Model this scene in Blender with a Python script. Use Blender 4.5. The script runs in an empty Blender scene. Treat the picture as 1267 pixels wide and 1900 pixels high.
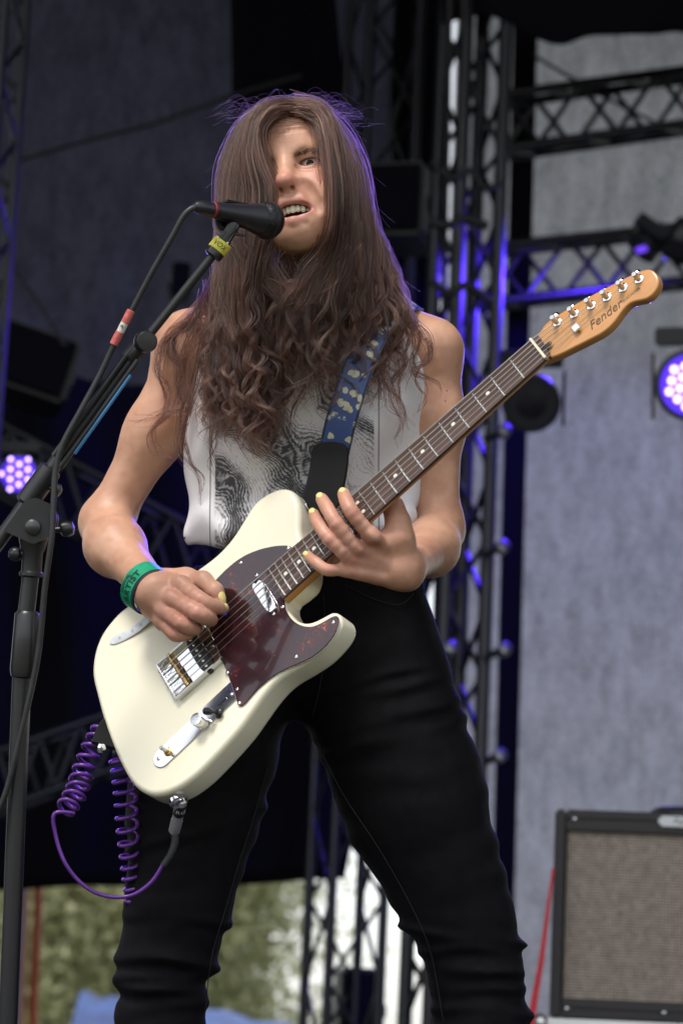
import bpy, bmesh, math, random
import numpy as np
from mathutils import Vector, Matrix

random.seed(7)
rng = np.random.default_rng(7)
S = bpy.context.scene
COL = S.collection
rad = math.radians

# ------------------------------------------------------------------ camera
F = 5126.0                       # focal length in pixels of the 1267 x 1900 frame
PX, PY = 633.5, 950.0
PITCH, ROLL = rad(11.0), rad(2.6)
CAM = np.array((0.0, 0.0, 0.35))
FW = np.array((0.0, math.cos(PITCH), math.sin(PITCH)))
_r0 = np.array((1.0, 0.0, 0.0))
_u0 = np.array((0.0, -math.sin(PITCH), math.cos(PITCH)))
RT = math.cos(ROLL) * _r0 + math.sin(ROLL) * _u0
UP = -math.sin(ROLL) * _r0 + math.cos(ROLL) * _u0
TW = -FW

cd = bpy.data.cameras.new('camera')
cam = bpy.data.objects.new('camera', cd)
COL.objects.link(cam)
cam.matrix_world = Matrix(((RT[0], UP[0], TW[0], CAM[0]), (RT[1], UP[1], TW[1], CAM[1]),
                           (RT[2], UP[2], TW[2], CAM[2]), (0, 0, 0, 1)))
cd.sensor_fit = 'AUTO'
cd.sensor_width = 36.0
cd.lens = F / 1900.0 * 36.0
cd.clip_start, cd.clip_end = 0.05, 2000
cd.dof.use_dof = True
cd.dof.focus_distance = 3.72
cd.dof.aperture_fstop = 5.6
S.camera = cam
S.render.resolution_x, S.render.resolution_y = 682, 1024

# ------------------------------------------------------------------ sky, sun, exposure
world = bpy.data.worlds.new('World')
S.world = world
world.use_nodes = True
wt = world.node_tree
wbg = wt.nodes['Background']
sky = wt.nodes.new('ShaderNodeTexSky')
sky.sky_type = 'NISHITA'
sky.sun_disc = False
SUN_EL, SUN_AZ = rad(60), rad(216)      # azimuth from +Y, clockwise: behind the photographer, to the side
sky.sun_elevation = SUN_EL
sky.sun_rotation = SUN_AZ
sky.air_density, sky.dust_density, sky.ozone_density = 1.0, 1.0, 1.0
whs = wt.nodes.new('ShaderNodeHueSaturation')
whs.inputs['Saturation'].default_value = 0.22   # an overcast sky: nearly grey
wt.links.new(sky.outputs[0], whs.inputs['Color'])
wt.links.new(whs.outputs[0], wbg.inputs[0])
wbg.inputs[1].default_value = 0.12

sd = bpy.data.lights.new('sun', 'SUN')
sd.energy = 1.5
sd.angle = rad(16)
sd.color = (1.0, 0.95, 0.88)
sun = bpy.data.objects.new('sun', sd)
COL.objects.link(sun)
_sv = Vector((math.sin(SUN_AZ) * math.cos(SUN_EL), math.cos(SUN_AZ) * math.cos(SUN_EL), math.sin(SUN_EL)))
sun.rotation_euler = _sv.to_track_quat('Z', 'Y').to_euler()
sun.location = (0, -6, 12)

S.view_settings.view_transform = 'Standard'
S.view_settings.look = 'None'
S.view_settings.gamma = 1.0
S.view_settings.exposure = 1.12
S.cycles.use_denoising = True
S.cycles.max_bounces = 8
S.cycles.sample_clamp_indirect = 6.0
S.cycles.caustics_reflective = False
S.cycles.caustics_refractive = False

# ------------------------------------------------------------------ helpers: points
def Pt(px, py, d):
    return CAM + d * (FW + (px - PX) / F * RT + (PY - py) / F * UP)

def proj(P):
    q = P - CAM
    d = q @ FW
    return PX + F * (q @ RT) / d, PY - F * (q @ UP) / d, d

def unit(v):
    v = np.asarray(v, float)
    return v / np.linalg.norm(v)

def zoomer(x0, y0, s):
    return lambda x, y: (x0 + x / s, y0 + y / s)
Z5 = zoomer(160, 880, 2.3463)
Z6 = zoomer(540, 880, 4.2233)
Z7 = zoomer(860, 460, 3.1675)
Z8 = zoomer(240, 1020, 5.2792)

# ------------------------------------------------------------------ helpers: materials
def mat(name, color=(.5, .5, .5), rough=.5, metal=0.0, spec=.5, **kw):
    m = bpy.data.materials.new(name)
    m.use_nodes = True
    b = m.node_tree.nodes['Principled BSDF']
    b.inputs['Base Color'].default_value = (*color, 1)
    b.inputs['Roughness'].default_value = rough
    b.inputs['Metallic'].default_value = metal
    b.inputs['Specular IOR Level'].default_value = spec
    for k, v in kw.items():
        b.inputs[k].default_value = v
    return m

def N(m, t, **kw):
    n = m.node_tree.nodes.new(t)
    for k, v in kw.items():
        if k.startswith('_'):
            setattr(n, k[1:], v)
        else:
            n.inputs[k.replace('__', ' ')].default_value = v
    return n

def L(m, a, b):
    m.node_tree.links.new(a, b)

def bsdf(m):
    return m.node_tree.nodes['Principled BSDF']

def coords(m, kind='Object', scale=(1, 1, 1), rot=(0, 0, 0)):
    tc = N(m, 'ShaderNodeTexCoord')
    mp = N(m, 'ShaderNodeMapping')
    mp.inputs['Scale'].default_value = scale
    mp.inputs['Rotation'].default_value = rot
    L(m, tc.outputs[kind], mp.inputs[0])
    return mp.outputs[0]

def ramp(m, src, stops):
    r = N(m, 'ShaderNodeValToRGB')
    e = r.color_ramp.elements
    while len(e) < len(stops):
        e.new(.5)
    for i, (p, c) in enumerate(stops):
        e[i].position = p
        e[i].color = (*c, 1)
    L(m, src, r.inputs[0])
    return r.outputs[0]

def noise_bump(m, scale=200, strength=.2, dist=.001, detail=4, vec=None, normal_to=True):
    n = N(m, 'ShaderNodeTexNoise', Scale=scale, Detail=detail)
    if vec is None:
        vec = coords(m)
    L(m, vec, n.inputs['Vector'])
    b = N(m, 'ShaderNodeBump', Strength=strength, Distance=dist)
    L(m, n.outputs[0], b.inputs['Height'])
    L(m, b.outputs[0], bsdf(m).inputs['Normal'])
    return n.outputs[0], b

def noise_color(m, c0, c1, scale=8, detail=5, lo=.3, hi=.7, vec=None):
    n = N(m, 'ShaderNodeTexNoise', Scale=scale, Detail=detail)
    L(m, vec if vec is not None else coords(m), n.inputs['Vector'])
    o = ramp(m, n.outputs[0], [(lo, c0), (hi, c1)])
    L(m, o, bsdf(m).inputs['Base Color'])
    return o

def emis(name, color, strength):
    m = mat(name, (0, 0, 0))
    b = bsdf(m)
    b.inputs['Emission Color'].default_value = (*color, 1)
    b.inputs['Emission Strength'].default_value = strength
    return m

# ------------------------------------------------------------------ helpers: objects
def empty(name, loc=(0, 0, 0)):
    o = bpy.data.objects.new(name, None)
    COL.objects.link(o)
    o.location = tuple(loc)
    o.empty_display_size = .05
    return o

def tag(o, label, cat, group=None, kind=None):
    if label: o['label'] = label
    if cat: o['category'] = cat
    if group: o['group'] = group
    if kind: o['kind'] = kind
    return o

def adopt(o, parent):
    if parent is not None:
        o.parent = parent
        o.matrix_parent_inverse = parent.matrix_basis.inverted()   # every matrix_basis here is a world placement
    return o

def link(name, me, m=None, parent=None, smooth=True):
    o = bpy.data.objects.new(name, me)
    COL.objects.link(o)
    if m is not None and not me.materials:
        me.materials.append(m)
    if smooth:
        me.shade_smooth()
    return adopt(o, parent)

def pydata(name, v, f, m=None, parent=None, smooth=False):
    me = bpy.data.meshes.new(name)
    me.from_pydata([tuple(map(float, x)) for x in v], [], [tuple(int(i) for i in q) for q in f])
    me.update()
    return link(name, me, m, parent, smooth)

def sharp(o, ang=35):
    me = o.data
    me.shade_smooth()
    try:
        me.set_sharp_from_angle(angle=rad(ang))
    except Exception:
        pass
    return o

def frame_from(z, x=None):
    z = unit(z)
    if x is None:
        x = np.array((1, 0, 0)) if abs(z[0]) < .9 else np.array((0, 1, 0))
    x = unit(np.asarray(x, float) - np.dot(x, z) * z)
    y = np.cross(z, x)
    return x, y, z

_unit = {}
def unit_mesh(kind, n=16):
    key = (kind, n)
    if key in _unit:
        return _unit[key]
    bm = bmesh.new()
    if kind == 'rod':
        bmesh.ops.create_cone(bm, cap_ends=True, segments=n, radius1=1, radius2=1, depth=1)
    elif kind == 'ball':
        bmesh.ops.create_uvsphere(bm, u_segments=n, v_segments=max(6, n // 2), radius=1)
    elif kind == 'box':
        bmesh.ops.create_cube(bm, size=1)
        bmesh.ops.bevel(bm, geom=list(bm.edges), offset=.04, segments=2, affect='EDGES')
    me = bpy.data.meshes.new('shape_' + kind)
    bm.to_mesh(me)
    bm.free()
    _unit[key] = me
    return me

def rod(name, a, b, r, m, parent=None, n=14, smooth=True):
    """a straight round bar between two points; meshes are shared per material"""
    a, b = np.asarray(a, float), np.asarray(b, float)
    key = ('rod', n, m.name)
    if key not in _unit:
        me = unit_mesh('rod', n).copy()
        me.materials.clear()
        me.materials.append(m)
        me.shade_smooth()
        try: me.set_sharp_from_angle(angle=rad(40))
        except Exception: pass
        _unit[key] = me
    o = bpy.data.objects.new(name, _unit[key])
    COL.objects.link(o)
    x, y, z = frame_from(b - a)
    ln = np.linalg.norm(b - a)
    c = (a + b) / 2
    o.matrix_basis = Matrix(((x[0]*r, y[0]*r, z[0]*ln, c[0]), (x[1]*r, y[1]*r, z[1]*ln, c[1]), (x[2]*r, y[2]*r, z[2]*ln, c[2]), (0, 0, 0, 1)))
    return adopt(o, parent)

def ball(name, c, radii, m, parent=None, axes=None, n=20):
    key = ('ball', n, m.name)
    if key not in _unit:
        me = unit_mesh('ball', n).copy()
        me.materials.clear(); me.materials.append(m); me.shade_smooth()
        _unit[key] = me
    o = bpy.data.objects.new(name, _unit[key])
    COL.objects.link(o)
    if np.isscalar(radii): radii = (radii,) * 3
    x, y, z = axes if axes is not None else (np.array((1,0,0)), np.array((0,1,0)), np.array((0,0,1)))
    c = np.asarray(c, float)
    o.matrix_basis = Matrix([[x[i]*radii[0], y[i]*radii[1], z[i]*radii[2], c[i]] for i in range(3)] + [[0, 0, 0, 1]])
    return adopt(o, parent)

def slab(name, c, size, m, parent=None, axes=None, bevel=.002, seg=2):
    """a bevelled box with its own axes"""
    bm = bmesh.new()
    bmesh.ops.create_cube(bm, size=1)
    for v in bm.verts:
        v.co = Vector((v.co.x*size[0], v.co.y*size[1], v.co.z*size[2]))
    if bevel > 0:
        bmesh.ops.bevel(bm, geom=list(bm.edges), offset=bevel, segments=seg, affect='EDGES')
    me = bpy.data.meshes.new(name)
    bm.to_mesh(me); bm.free()
    o = link(name, me, m, None)
    sharp(o, 30)
    x, y, z = axes if axes is not None else (np.array((1,0,0)), np.array((0,1,0)), np.array((0,0,1)))
    o.matrix_basis = Matrix([[x[i], y[i], z[i], c[i]] for i in range(3)] + [[0, 0, 0, 1]])
    return adopt(o, parent)

def catmull(P, n, closed=False):
    P = np.asarray(P, float)
    k = len(P)
    idx = np.arange(k)
    if closed:
        u = np.linspace(0, k, n, endpoint=False)
    else:
        u = np.linspace(0, k - 1, n)
    i = np.floor(u).astype(int)
    if not closed: i = np.minimum(i, k - 2)
    t = (u - i)[:, None]
    def g(j):
        return P[j % k] if closed else P[np.clip(j, 0, k - 1)]
    p0, p1, p2, p3 = g(i - 1), g(i), g(i + 1), g(i + 2)
    return .5 * ((2*p1) + (-p0+p2)*t + (2*p0-5*p1+4*p2-p3)*t*t + (-p0+3*p1-3*p2+p3)*t**3)

def resample(P, n, closed=False):
    P = np.asarray(P, float)
    Q = np.vstack([P, P[:1]]) if closed else P
    s = np.r_[0, np.cumsum(np.linalg.norm(np.diff(Q, axis=0), axis=1))]
    u = np.linspace(0, s[-1], n, endpoint=not closed)
    return np.stack([np.interp(u, s, Q[:, j]) for j in range(Q.shape[1])], 1)

def tube_data(P, R, sides=8, caps=True):
    P = np.asarray(P, float)
    n = len(P)
    R = np.full(n, R) if np.isscalar(R) else np.asarray(R, float)
    T = np.gradient(P, axis=0)
    T /= np.linalg.norm(T, axis=1)[:, None] + 1e-12
    x, _, _ = frame_from(T[0])
    v, f = [], []
    for i in range(n):
        x = x - np.dot(x, T[i]) * T[i]
        x /= np.linalg.norm(x) + 1e-12
        y = np.cross(T[i], x)
        a = np.arange(sides) * 2 * np.pi / sides
        v.append(P[i] + R[i] * (np.cos(a)[:, None] * x + np.sin(a)[:, None] * y))
    v = np.vstack(v)
    for i in range(n - 1):
        for j in range(sides):
            k = (j + 1) % sides
            f.append((i*sides+j, i*sides+k, (i+1)*sides+k, (i+1)*sides+j))
    if caps:
        f.append(tuple(range(sides - 1, -1, -1)))
        f.append(tuple((n-1)*sides + j for j in range(sides)))
    return v, f

def tube(name, P, R, m, parent=None, sides=8):
    v, f = tube_data(P, R, sides)
    o = pydata(name, v, f, m, parent, True)
    return sharp(o, 50)

def lathe(name, prof, a, axis, m, parent=None, n=28, xdir=None):
    """prof: list of (radius, distance along axis)"""
    x, y, z = frame_from(axis, xdir)
    a = np.asarray(a, float)
    v, f = [], []
    for r, h in prof:
        for j in range(n):
            t = 2*math.pi*j/n
            v.append(a + z*h + r*(math.cos(t)*x + math.sin(t)*y))
    for i in range(len(prof) - 1):
        for j in range(n):
            k = (j+1) % n
            f.append((i*n+j, i*n+k, (i+1)*n+k, (i+1)*n+j))
    f.append(tuple(range(n-1, -1, -1)))
    f.append(tuple((len(prof)-1)*n + j for j in range(n)))
    o = pydata(name, v, f, m, parent, True)
    return sharp(o, 40)

def text_mesh(name, s, size, m, org, xd, yd, parent=None, depth=.0002, shear=0.0, warp=None, bold=0.0):
    """lettering as a thin real mesh; org is its centre"""
    cu = bpy.data.curves.new(name, 'FONT')
    cu.body = s
    cu.size = size
    cu.align_x = 'CENTER'; cu.align_y = 'CENTER'
    cu.shear = shear
    cu.offset = bold
    cu.resolution_u = 3
    o = bpy.data.objects.new(name, cu)
    COL.objects.link(o)
    dg = bpy.context.evaluated_depsgraph_get()
    me = bpy.data.meshes.new_from_object(o.evaluated_get(dg))
    bpy.data.objects.remove(o)
    me.name = name
    me.materials.clear()
    zd = np.cross(xd, yd)
    co = np.empty(len(me.vertices)*3)
    me.vertices.foreach_get('co', co)
    co = co.reshape(-1, 3)
    if warp is not None:
        w = warp(co)
    else:
        w = np.asarray(org) + co[:, :1]*xd + co[:, 1:2]*yd + depth*zd
    me.vertices.foreach_set('co', w.ravel())
    me.update()
    return link(name, me, m, parent, False)

# ------------------------------------------------------------------ helpers: value noise and implicit surfaces
def _hash(i, j, k):
    n = (i*73856093) ^ (j*19349663) ^ (k*83492791)
    n = (n ^ (n >> 13)) * 1274126177
    return ((n ^ (n >> 16)) & 0xffff) / 65535.0

def vnoise(P):
    P = np.asarray(P, float)
    i = np.floor(P).astype(np.int64)
    f = P - i
    f = f*f*(3-2*f)
    x, y, z = i[..., 0], i[..., 1], i[..., 2]
    r = 0
    for a in (0, 1):
        wa = f[..., 0] if a else 1-f[..., 0]
        for b in (0, 1):
            wb = f[..., 1] if b else 1-f[..., 1]
            for c in (0, 1):
                wc = f[..., 2] if c else 1-f[..., 2]
                r = r + wa*wb*wc*_hash(x+a, y+b, z+c)
    return r*2-1

class Prim:
    __slots__ = ('fn', 'c', 'r', 'k', 'op')
    def __init__(s, fn, c, r, k, op):
        s.fn, s.c, s.r, s.k, s.op = fn, np.asarray(c, float), r, k, op

def cone(a, b, ra, rb, k=.01, op='+', flat=None):
    """round cone; flat=(axis, factor) squeezes its section along the axis"""
    a, b = np.asarray(a, float), np.asarray(b, float)
    ba = b - a
    bb = max(ba @ ba, 1e-12)
    def fn(p):
        q = p - a
        t = np.clip((q @ ba) / bb, 0, 1)
        e = q - t[:, None]*ba
        if flat is not None:
            ax, fl = flat
            e = e + (e @ ax)[:, None] * ax * (1/fl - 1)
        return np.sqrt((e*e).sum(1)) - (ra + (rb-ra)*t)
    return Prim(fn, (a+b)/2, math.sqrt(bb)/2 + max(ra, rb), k, op)

def ell(c, radii, k=.01, op='+', axes=None):
    c = np.asarray(c, float)
    rr = np.asarray(radii, float)
    A = None if axes is None else np.asarray(axes, float)
    def fn(p):
        q = p - c
        if A is not None: q = q @ A.T
        k0 = np.sqrt(((q/rr)**2).sum(1))
        k1 = np.sqrt(((q/(rr*rr))**2).sum(1)) + 1e-9
        return k0*(k0-1)/k1
    return Prim(fn, c, rr.max(), k, op)

def chain(pts, rs, k=.01, op='+', flat=None):
    return [cone(pts[i], pts[i+1], rs[i], rs[i+1], k, op, flat) for i in range(len(pts)-1)]

def group(prims, k=.003, op='+'):
    """several shapes blended among themselves, then joined to the rest with their own small blend"""
    cs = np.array([q.c for q in prims]); c = cs.mean(0)
    r = max(np.linalg.norm(q.c - c) + q.r for q in prims)
    return Prim(lambda p: sdf_eval(prims, p), c, r, k, op)

def sdf_eval(prims, p):
    d = np.full(len(p), 1.0)
    for q in prims:
        e = q.fn(p)
        k = q.k
        if q.op == '+':
            h = np.maximum(k - np.abs(d-e), 0)/k
            d = np.minimum(d, e) - h*h*k*.25
        elif q.op == '-':
            e = -e
            h = np.maximum(k - np.abs(d-e), 0)/k
            d = np.maximum(d, e) + h*h*k*.25
    return d

def sdf_mesh(prims, h, keep=None, post=None, n=14, slack=1.9):
    """surface nets over the blocks the surface passes through -> verts, quads"""
    lo = np.min([q.c - q.r for q in prims if q.op == '+'], axis=0) - 3*h
    hi = np.max([q.c + q.r for q in prims if q.op == '+'], axis=0) + 3*h
    B = n*h
    nb = np.ceil((hi-lo)/B).astype(int) + 1
    g = np.stack(np.meshgrid(*[np.arange(k) for k in nb], indexing='ij'), -1).reshape(-1, 3)
    cen = lo + (g+.5)*B
    dc = sdf_eval(prims, cen)
    m = np.abs(dc) < B*.87*slack + .006
    if keep is not None:
        m &= keep(cen)
    g, cen = g[m], cen[m]
    NN = nb*n + 2
    ar = np.arange(n+1)
    loc = np.stack(np.meshgrid(ar, ar, ar, indexing='ij'), -1).reshape(-1, 3)
    pc = np.array([q.c for q in prims]); pr = np.array([q.r for q in prims])
    off = np.array([(a, b, c) for a in (0, 1) for b in (0, 1) for c in (0, 1)])
    edges = [(i, j) for i in range(8) for j in range(i+1, 8) if np.abs(off[i]-off[j]).sum() == 1]
    keys, verts, quads = [], [], []
    def key(ijk):
        return (ijk[..., 0]*NN[1] + ijk[..., 1])*NN[2] + ijk[..., 2]
    for b, c in zip(g, cen):
        dist = np.linalg.norm(pc - c, axis=1) - pr
        act = [prims[i] for i in np.nonzero(dist < B*.87 + .06)[0]]
        if not act: continue
        gi = b*n + loc
        p = lo + gi*h
        d = sdf_eval(act, p)
        if post is not None: d = post(p, d)
        if d.min() > 0 or d.max() < 0: continue
        D = d.reshape(n+1, n+1, n+1)
        Sg = D < 0
        cs = np.stack([Sg[o[0]:o[0]+n, o[1]:o[1]+n, o[2]:o[2]+n] for o in off], -1)
        sm = cs.sum(-1)
        a = np.argwhere((sm > 0) & (sm < 8))
        if not len(a): continue
        val = np.stack([D[a[:, 0]+o[0], a[:, 1]+o[1], a[:, 2]+o[2]] for o in off], 1)
        acc = np.zeros((len(a), 3)); cnt = np.zeros(len(a))
        for i, j in edges:
            x = (val[:, i] < 0) != (val[:, j] < 0)
            t = np.where(x, val[:, i]/np.where(x, val[:, i]-val[:, j], 1), 0)
            acc += np.where(x[:, None], off[i] + t[:, None]*(off[j]-off[i]), 0)
            cnt += x
        verts.append(lo + (b*n + a + acc/cnt[:, None])*h)
        keys.append(key(b*n + a))
        for ax in range(3):
            o = np.eye(3, dtype=int)[ax]
            s0 = Sg[:n, :n, :n]
            s1 = Sg[o[0]:o[0]+n, o[1]:o[1]+n, o[2]:o[2]+n]
            e = np.argwhere(s0 != s1)
            if not len(e): continue
            fl = s0[e[:, 0], e[:, 1], e[:, 2]]
            u, w = np.eye(3, dtype=int)[(ax+1) % 3], np.eye(3, dtype=int)[(ax+2) % 3]
            ge = b*n + e
            q = np.stack([key(ge-u-w), key(ge-w), key(ge), key(ge-u)], 1)
            q[~fl] = q[~fl][:, ::-1]
            quads.append(q)
    keys = np.concatenate(keys); verts = np.concatenate(verts); quads = np.concatenate(quads)
    order = np.argsort(keys)
    ks = keys[order]
    pos = np.searchsorted(ks, quads)
    pos = np.clip(pos, 0, len(ks)-1)
    ok = (ks[pos] == quads).all(1)
    return verts, order[pos[ok]]

def quad_mesh(name, v, q):
    me = bpy.data.meshes.new(name)
    me.vertices.add(len(v))
    me.vertices.foreach_set('co', np.ascontiguousarray(v, dtype=np.float32).ravel())
    me.loops.add(q.size)
    me.loops.foreach_set('vertex_index', q.astype(np.int32).ravel())
    me.polygons.add(len(q))
    me.polygons.foreach_set('loop_start', np.arange(0, q.size, 4, dtype=np.int32))
    me.update(calc_edges=True)
    me.validate()
    return me

def laplace(v, q, it=1, f=.5):
    for _ in range(it):
        acc = np.zeros_like(v); cnt = np.zeros(len(v))
        for a, b in ((0, 1), (1, 2), (2, 3), (3, 0)):
            np.add.at(acc, q[:, a], v[q[:, b]]); np.add.at(cnt, q[:, a], 1)
            np.add.at(acc, q[:, b], v[q[:, a]]); np.add.at(cnt, q[:, b], 1)
        v = v + f*(acc/np.maximum(cnt, 1)[:, None] - v)
    return v

def point_color(me, col):
    a = me.color_attributes.new('Col', 'FLOAT_COLOR', 'POINT')
    c = np.ones((len(col), 4), np.float32)
    c[:, :3] = col
    a.data.foreach_set('color', c.ravel())
# ================================================================== the place: stage, roof, drapes, trusses, trees
def px_m(d): return d/F

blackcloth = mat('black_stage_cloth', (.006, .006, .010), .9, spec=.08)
_n = N(blackcloth, 'ShaderNodeTexNoise', Scale=90, Detail=4); L(blackcloth, coords(blackcloth, 'Object', (1, 1, .15)), _n.inputs['Vector'])
_bb = N(blackcloth, 'ShaderNodeBump', Strength=.5, Distance=.004); L(blackcloth, _n.outputs[0], _bb.inputs['Height']); L(blackcloth, _bb.outputs[0], bsdf(blackcloth).inputs['Normal'])
deck = mat('stage_deck', (.03, .03, .032), .7)
noise_color(deck, (.02, .02, .022), (.045, .043, .042), 3)
grass = mat('trodden_grass', (.07, .09, .03), .9)
noise_color(grass, (.05, .07, .022), (.11, .10, .05), .6)

g = pydata('ground', [(-400, -200, -1.2), (400, -200, -1.2), (400, 600, -1.2), (-400, 600, -1.2)], [(0, 1, 2, 3)], grass)
g['kind'] = 'structure'
fl = slab('stage_floor', (0, 7.4, -.1), (16, 9.2, .2), deck, None, None, .01)
fl['kind'] = 'structure'
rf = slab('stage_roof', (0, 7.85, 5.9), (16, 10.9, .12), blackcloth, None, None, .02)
rf['kind'] = 'structure'
for x_, y0_, y1_ in ((-6.2, 4.6, 12.6), (6.2, 2.4, 12.6)):  # unseen side walls added so daylight arrives from the front, more from the left
    ww = slab('light_block_wall', (x_, (y0_+y1_)/2, 2.9), (.06, y1_-y0_, 5.8), blackcloth, None, None, .01)
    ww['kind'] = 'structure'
# black skirt under the deck
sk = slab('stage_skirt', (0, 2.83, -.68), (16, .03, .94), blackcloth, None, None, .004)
sk['kind'] = 'structure'

def cloth(name, edge_top, edge_bot, d0, m, n=48, rows=30, fold=.03, wl=.25, bulge=0.0, parent=None, seed=1, thick=.004):
    """a hanging sheet between two pixel edges at depth d0, with vertical folds of real depth"""
    T = catmull(np.array([Pt(x, y, d0) for x, y in edge_top]), n)
    Bt = catmull(np.array([Pt(x, y, d0) for x, y in edge_bot]), n)
    r = np.random.default_rng(seed)
    ph = r.random(6)*6.28
    v, f = [], []
    for j in range(rows):
        u = j/(rows-1)
        P = T*(1-u) + Bt*u
        s = np.r_[0, np.cumsum(np.linalg.norm(np.diff(P, axis=0), axis=1))]
        off = fold*(np.sin(s/wl*6.28 + ph[0] + .6*np.sin(u*4+ph[1])) + .5*np.sin(s/wl*2.6 + ph[2]) + .4*np.sin(u*7 + s*2 + ph[3]))*(.35+.65*u)
        v += list(P + off[:, None]*np.array((0, -1, 0)))
    for j in range(rows-1):
        for i in range(n-1):
            f.append((j*n+i, (j+1)*n+i, (j+1)*n+i+1, j*n+i+1))
    o = pydata(name, v, f, m, parent, True)
    if thick:
        md = o.modifiers.new('thickness', 'SOLIDIFY'); md.thickness = thick
    return o

def scrim_mat(name, col, trans, transcol):
    m = mat(name, col, .9, spec=.05)
    nt = m.node_tree
    out = nt.nodes['Material Output']
    v = coords(m, 'Object', (1, 1, 1))
    w1 = N(m, 'ShaderNodeTexNoise', Scale=6, Detail=10, Roughness=.8); L(m, coords(m, 'Object', (2.6, 1, 1.0)), w1.inputs['Vector'])
    w2 = N(m, 'ShaderNodeTexNoise', Scale=70, Detail=2); L(m, v, w2.inputs['Vector'])
    a = math_n0(m, 'ADD', math_n0(m, 'MULTIPLY', w1.outputs[0], .75), math_n0(m, 'MULTIPLY', w2.outputs[0], .35))
    c1 = ramp(m, a, [(.40, tuple(.5*x for x in col)), (.68, tuple(1.35*x for x in col))])
    c2 = ramp(m, a, [(.40, tuple(.60*x for x in transcol)), (.66, tuple(1.30*x for x in transcol))])
    L(m, c1, bsdf(m).inputs['Base Color'])
    tr = N(m, 'ShaderNodeBsdfTranslucent'); L(m, c2, tr.inputs[0])
    mx = N(m, 'ShaderNodeMixShader'); mx.inputs[0].default_value = trans
    L(m, bsdf(m).outputs[0], mx.inputs[1]); L(m, tr.outputs[0], mx.inputs[2]); L(m, mx.outputs[0], out.inputs[0])
    return m
def math_n0(m, op, a, b):
    n = N(m, 'ShaderNodeMath', _operation=op)
    for i, x in enumerate((a, b)):
        if isinstance(x, (int, float)): n.inputs[i].default_value = x
        else: L(m, x, n.inputs[i])
    return n.outputs[0]
scrim_hi = scrim_mat('pale_mesh_scrim', (.33, .33, .39), .75, (.50, .50, .55))
scrim_lo = scrim_mat('grey_mesh_scrim', (.075, .075, .11), .6, (.060, .060, .092))

def drape(name, lab, top, bot, d, m, cat='curtain', group=None, **kw):
    o = cloth(name, top, bot, d, m, **kw)
    return tag(o, lab, cat, group)

drape('mesh_scrim', 'pale grey translucent mesh scrim hung behind the amplifier and truss tower', [(848, 20), (1100, 25), (1500, 30)], [(776, 2080), (1100, 2080), (1480, 2080)], 11.2, scrim_hi, fold=.012, wl=.9, seed=3, thick=0)
drape('mesh_scrim', 'dark grey mesh scrim hung beside the braced truss at the stage wing', [(-160, -160), (200, -160), (450, -160)], [(-160, 760), (200, 760), (440, 760)], 10.8, scrim_lo, fold=.02, wl=1.1, seed=4, thick=0)
drape('mesh_scrim', 'narrow dark grey mesh strip above the singer between two black drapes', [(585, -160), (680, -160), (760, -160)], [(575, 360), (660, 350), (748, 345)], 10.7, scrim_lo, fold=.02, wl=.3, seed=5, thick=0)
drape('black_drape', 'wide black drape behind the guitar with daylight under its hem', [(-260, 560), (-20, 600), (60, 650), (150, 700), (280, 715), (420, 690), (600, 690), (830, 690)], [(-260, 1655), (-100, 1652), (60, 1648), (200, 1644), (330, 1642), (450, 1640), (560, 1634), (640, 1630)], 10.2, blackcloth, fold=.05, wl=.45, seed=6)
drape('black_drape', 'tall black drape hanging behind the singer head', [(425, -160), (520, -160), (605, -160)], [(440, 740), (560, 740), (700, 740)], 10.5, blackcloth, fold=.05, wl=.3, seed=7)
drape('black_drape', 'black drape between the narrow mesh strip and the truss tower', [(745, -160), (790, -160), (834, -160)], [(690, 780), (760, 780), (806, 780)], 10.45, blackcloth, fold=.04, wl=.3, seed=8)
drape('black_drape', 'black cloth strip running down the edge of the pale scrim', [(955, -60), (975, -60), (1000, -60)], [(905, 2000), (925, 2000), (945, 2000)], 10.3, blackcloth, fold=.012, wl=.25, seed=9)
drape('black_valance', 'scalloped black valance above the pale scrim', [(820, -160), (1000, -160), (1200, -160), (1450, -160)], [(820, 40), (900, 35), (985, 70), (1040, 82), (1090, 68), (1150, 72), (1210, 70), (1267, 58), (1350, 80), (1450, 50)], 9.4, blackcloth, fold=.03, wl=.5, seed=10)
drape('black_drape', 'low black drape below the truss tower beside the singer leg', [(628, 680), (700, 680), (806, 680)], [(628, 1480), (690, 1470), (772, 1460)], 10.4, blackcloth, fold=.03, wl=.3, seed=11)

# ---- trusses ----------------------------------------------------------------------
truss_m = mat('black_truss_tube', (.008, .008, .013), .4)
noise_color(truss_m, (.005, .005, .009), (.012, .012, .019), 14)
def box_truss(name, lab, a, b, side, up, r, rb, bays, parent_cat='truss', group='lighting trusses on the stage'):
    """four chords and zig-zag braces on every face; a, b run along one chord"""
    a, b = np.asarray(a, float), np.asarray(b, float)
    side, up = np.asarray(side, float), np.asarray(up, float)
    T = empty(name, a if a[2] < b[2] else b)
    tag(T, lab, parent_cat, group, 'thing')
    cs = [(0, 0), (1, 0), (1, 1), (0, 1)]
    for i, j in cs:
        rod('chord', a + i*side + j*up, b + i*side + j*up, r, truss_m, T, 12)
    for k in range(4):
        i0, j0 = cs[k]; i1, j1 = cs[(k+1) % 4]
        o0, o1 = i0*side + j0*up, i1*side + j1*up
        for n_ in range(bays):
            u0, u1 = n_/bays, (n_+1)/bays
            um = (u0+u1)/2
            rod('brace', a*(1-u0)+b*u0 + o0, a*(1-um)+b*um + o1, rb, truss_m, T, 8)
            rod('brace', a*(1-um)+b*um + o1, a*(1-u1)+b*u1 + o0, rb, truss_m, T, 8)
    return T
VZ = np.array((0, 0, 1.0))
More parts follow.
